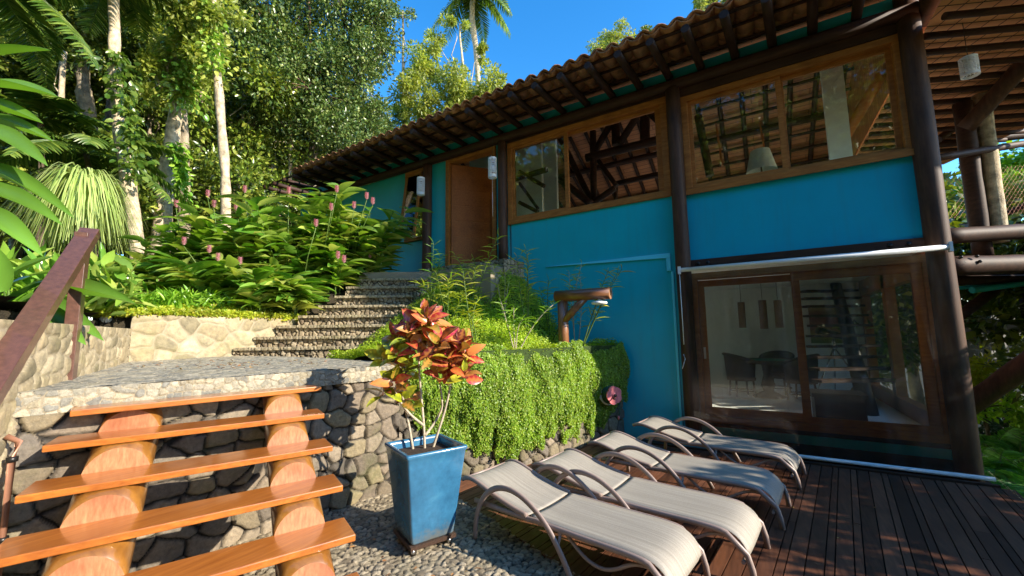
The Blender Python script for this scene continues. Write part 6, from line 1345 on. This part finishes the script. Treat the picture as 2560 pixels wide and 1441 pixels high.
# climbing leaves on trunks
def climber(label, pts, n, rad, seed, mat=LM['cover']):
    r = np.random.default_rng(seed); P0 = np.array(pts); s = r.random(n) * (len(P0) - 1); k = np.minimum(s.astype(int), len(P0) - 2); p = P0[k] + (P0[k + 1] - P0[k]) * (s - k)[:, None]; q = r.normal(size=(n, 3)); q /= np.linalg.norm(q, axis=1, keepdims=True)
    mod = .4 + .9 * np.abs(fbm(s * 2.3, s * 0, seed, 3)) * 2; p = p + q * (rad * r.random(n) * mod)[:, None]; D = q + V(0, 0, -.8); o = link('climbing_vine', leafmesh('climbing_vine', p - 0, D, rdir(n, .8, r), .15 * r.uniform(.6, 1.3, n), .11 * r.uniform(.6, 1.2, n), LEAF6, mat, p.mean(0))); o.location = tuple(p.mean(0)); tag(o, label, 'climbing plant', 'vines on trunks')
climber('leafy vine hanging beside the leaning palm trunk', [P_(335, 450, 8.0), P_(330, 330, 8.1), P_(310, 220, 8.2), P_(290, 130, 8.3)], 420, .30, 1, LM['palm'])
climber('leafy vine covering the top of the knobbly trunk', [P_(460, 260, 10.2), P_(475, 150, 10.3), P_(470, 40, 10.4)], 900, .5, 2, LM['ginger'])
climber('leafy vine on the upper part of the slim pale trunk', [P_(535, 180, 9.5), P_(530, 90, 9.5), P_(520, 0, 9.6)], 380, .28, 3, LM['ginger'])
climber('leafy vine low between the knobbly trunk and the thin grey trunk', [P_(462, 520, 10.2), P_(455, 430, 10.2), P_(440, 360, 10.3)], 420, .28, 4)
# distant wooded slope: nobody could count its trees
def far_wood():
    r = np.random.default_rng(9); n = 60000; az = r.uniform(R(-92), R(-33), n); d = r.uniform(24, 34, n); x = d * np.sin(az); y = d * np.cos(az); top = np.interp(np.degrees(az), [-92, -60, -52, -46, -40, -33], [15, 15, 13, 9, 7, 6]) + 2 * fbm(az * 14, az * 0, 4, 3); z = gz(x, y) + (top - 2) * r.random(n) ** .8
    P = np.stack([x, y, z], 1); P += r.normal(size=P.shape) * .3; o = link('far_wood', leafmesh('far_wood', P, rdir(n, -.1, r), rdir(n, .8, r), .55 * r.uniform(.5, 1.2, n), .30 * r.uniform(.5, 1.2, n), LEAF4, LM['forest'], V(0, 0, 0))); struct(o, 'stuff', 'far dark wood behind the trees')
far_wood()
# ------------------------------------------------------------------ trees beyond the right edge of the view and behind the viewer
def side_tree(label, x, y, H, spec, seed, leaf='forest', L_=.2):
    base = V(x, y, -.3); return tree('tree', label, 'trees around the garden', base - V(0, 0, 1.2 if x > 2 else 0), base + V(.1, .2, H), .16, .07, [(base + V(*c), rad, n) for c, rad, n in spec], MT['bark'], LM[leaf], L_, L_ * .5, seed)
st1 = side_tree('tree right of the deck, out of the view', 7.2, 6.6, 3.6, [((0, 0, 3.4), (1.1, 1.4, .7), 1900), ((.3, 1.6, 3.1), (1.1, 1.4, .8), 1500), ((0, -1.5, 2.9), (1.1, 1.3, .8), 1400), ((0, 0, 1.7), (1.1, 1.8, .7), 900)], 101)  # unseen trees, placed and sized to keep the sun off the deck
dup(st1, (7.6, 3.2, -2.15), 1.0, 'unseen shade tree added right of the deck, nearer to the viewer'); dup(st1, (7.4, 9.4, -1.5), 2.2, 'unseen shade tree added right of the veranda'); dup(st1, (8.0, -.2, -3.1), 2.6, 'low unseen shade tree added at the right, beside the viewer')
bt1 = side_tree('tall tree behind the viewer, mirrored in the upper windows', -1.5, -9, 13, [((0, 0, 11), (2.8, 2.2, 2.2), 5000), ((2.5, .5, 8.5), (2.2, 2, 1.8), 3200), ((-2.6, -.4, 9), (2.2, 2, 1.8), 3200), ((.5, .5, 6), (2.6, 2, 1.5), 3000)], 102, 'forest', .26)
dup(bt1, (3.5, -11, -1.5), 1.4, 'second tall tree behind the viewer', scale=1.1); dup(bt1, (-6, -10, -.3), 2.4, 'third tall tree behind the viewer'); dup(bt1, (.8, -7.5, -.3), 3.4, 'fourth tall tree behind the viewer, closest to the deck', scale=1.15); dup(bt1, (-3.6, -7.0, -.3), .7, 'fifth tall tree behind the viewer', scale=1.1); dup(bt1, (3.2, -8.0, -1.5), 5.0, 'sixth tall tree behind the viewer', scale=1.2)

lab4 = ['tree filling the view beyond the veranda, right of the back post', 'tree beyond the white garden wall', 'tree seen through the side window of the room', 'tree behind the veranda at the right picture edge', 'low tree seen between veranda post and house']
for i, (x, y, s_) in enumerate([(9, 15, 1.8), (4, 19, 1.9), (5.2, 11.5, 1.1), (12, 11, 1.8), (3.4, 14.5, 1.4)]): dup(k3, (x, y, -1.5), i * 1.9, lab4[i], 'trees around the garden', scale=s_)
for i, (x, y, s_) in enumerate([(10, 20, 1.0), (15, 15, 1.0), (4, 24, 1.1)]): dup(k1, (x, y, -1.5), i * 1.9, ['tall tree beyond the veranda, farthest right', 'tall tree beyond the veranda, outside the picture', 'tall tree beyond the garden wall'][i], 'trees around the garden', scale=s_)

def wood_behind():
    r = np.random.default_rng(19); n = 170000; az = r.uniform(R(75), R(262), n); d = r.uniform(13, 19, n) + 5 * (np.abs(az - R(90)) < R(20)); x = d * np.sin(az); y = d * np.cos(az); top = 8 + 3 * fbm(az * 9, az * 0, 4, 3) + 6.5 * (np.degrees(az) > 125); z = -.5 + top * r.random(n) ** .95
    top2 = np.where(np.degrees(az) < 112, .28, 1.0); z = -.5 + (z + .5) * top2
    P = np.stack([x, y, z], 1); P += r.normal(size=P.shape) * .3; o = link('garden_wood', leafmesh('garden_wood', P, rdir(n, -.1, r), rdir(n, .8, r), .50 * r.uniform(.5, 1.2, n), .28 * r.uniform(.5, 1.2, n), LEAF4, LM['forest'], V(0, 0, 0))); struct(o, 'stuff', 'dense greenery behind the viewer, mirrored in the glass')
wood_behind()
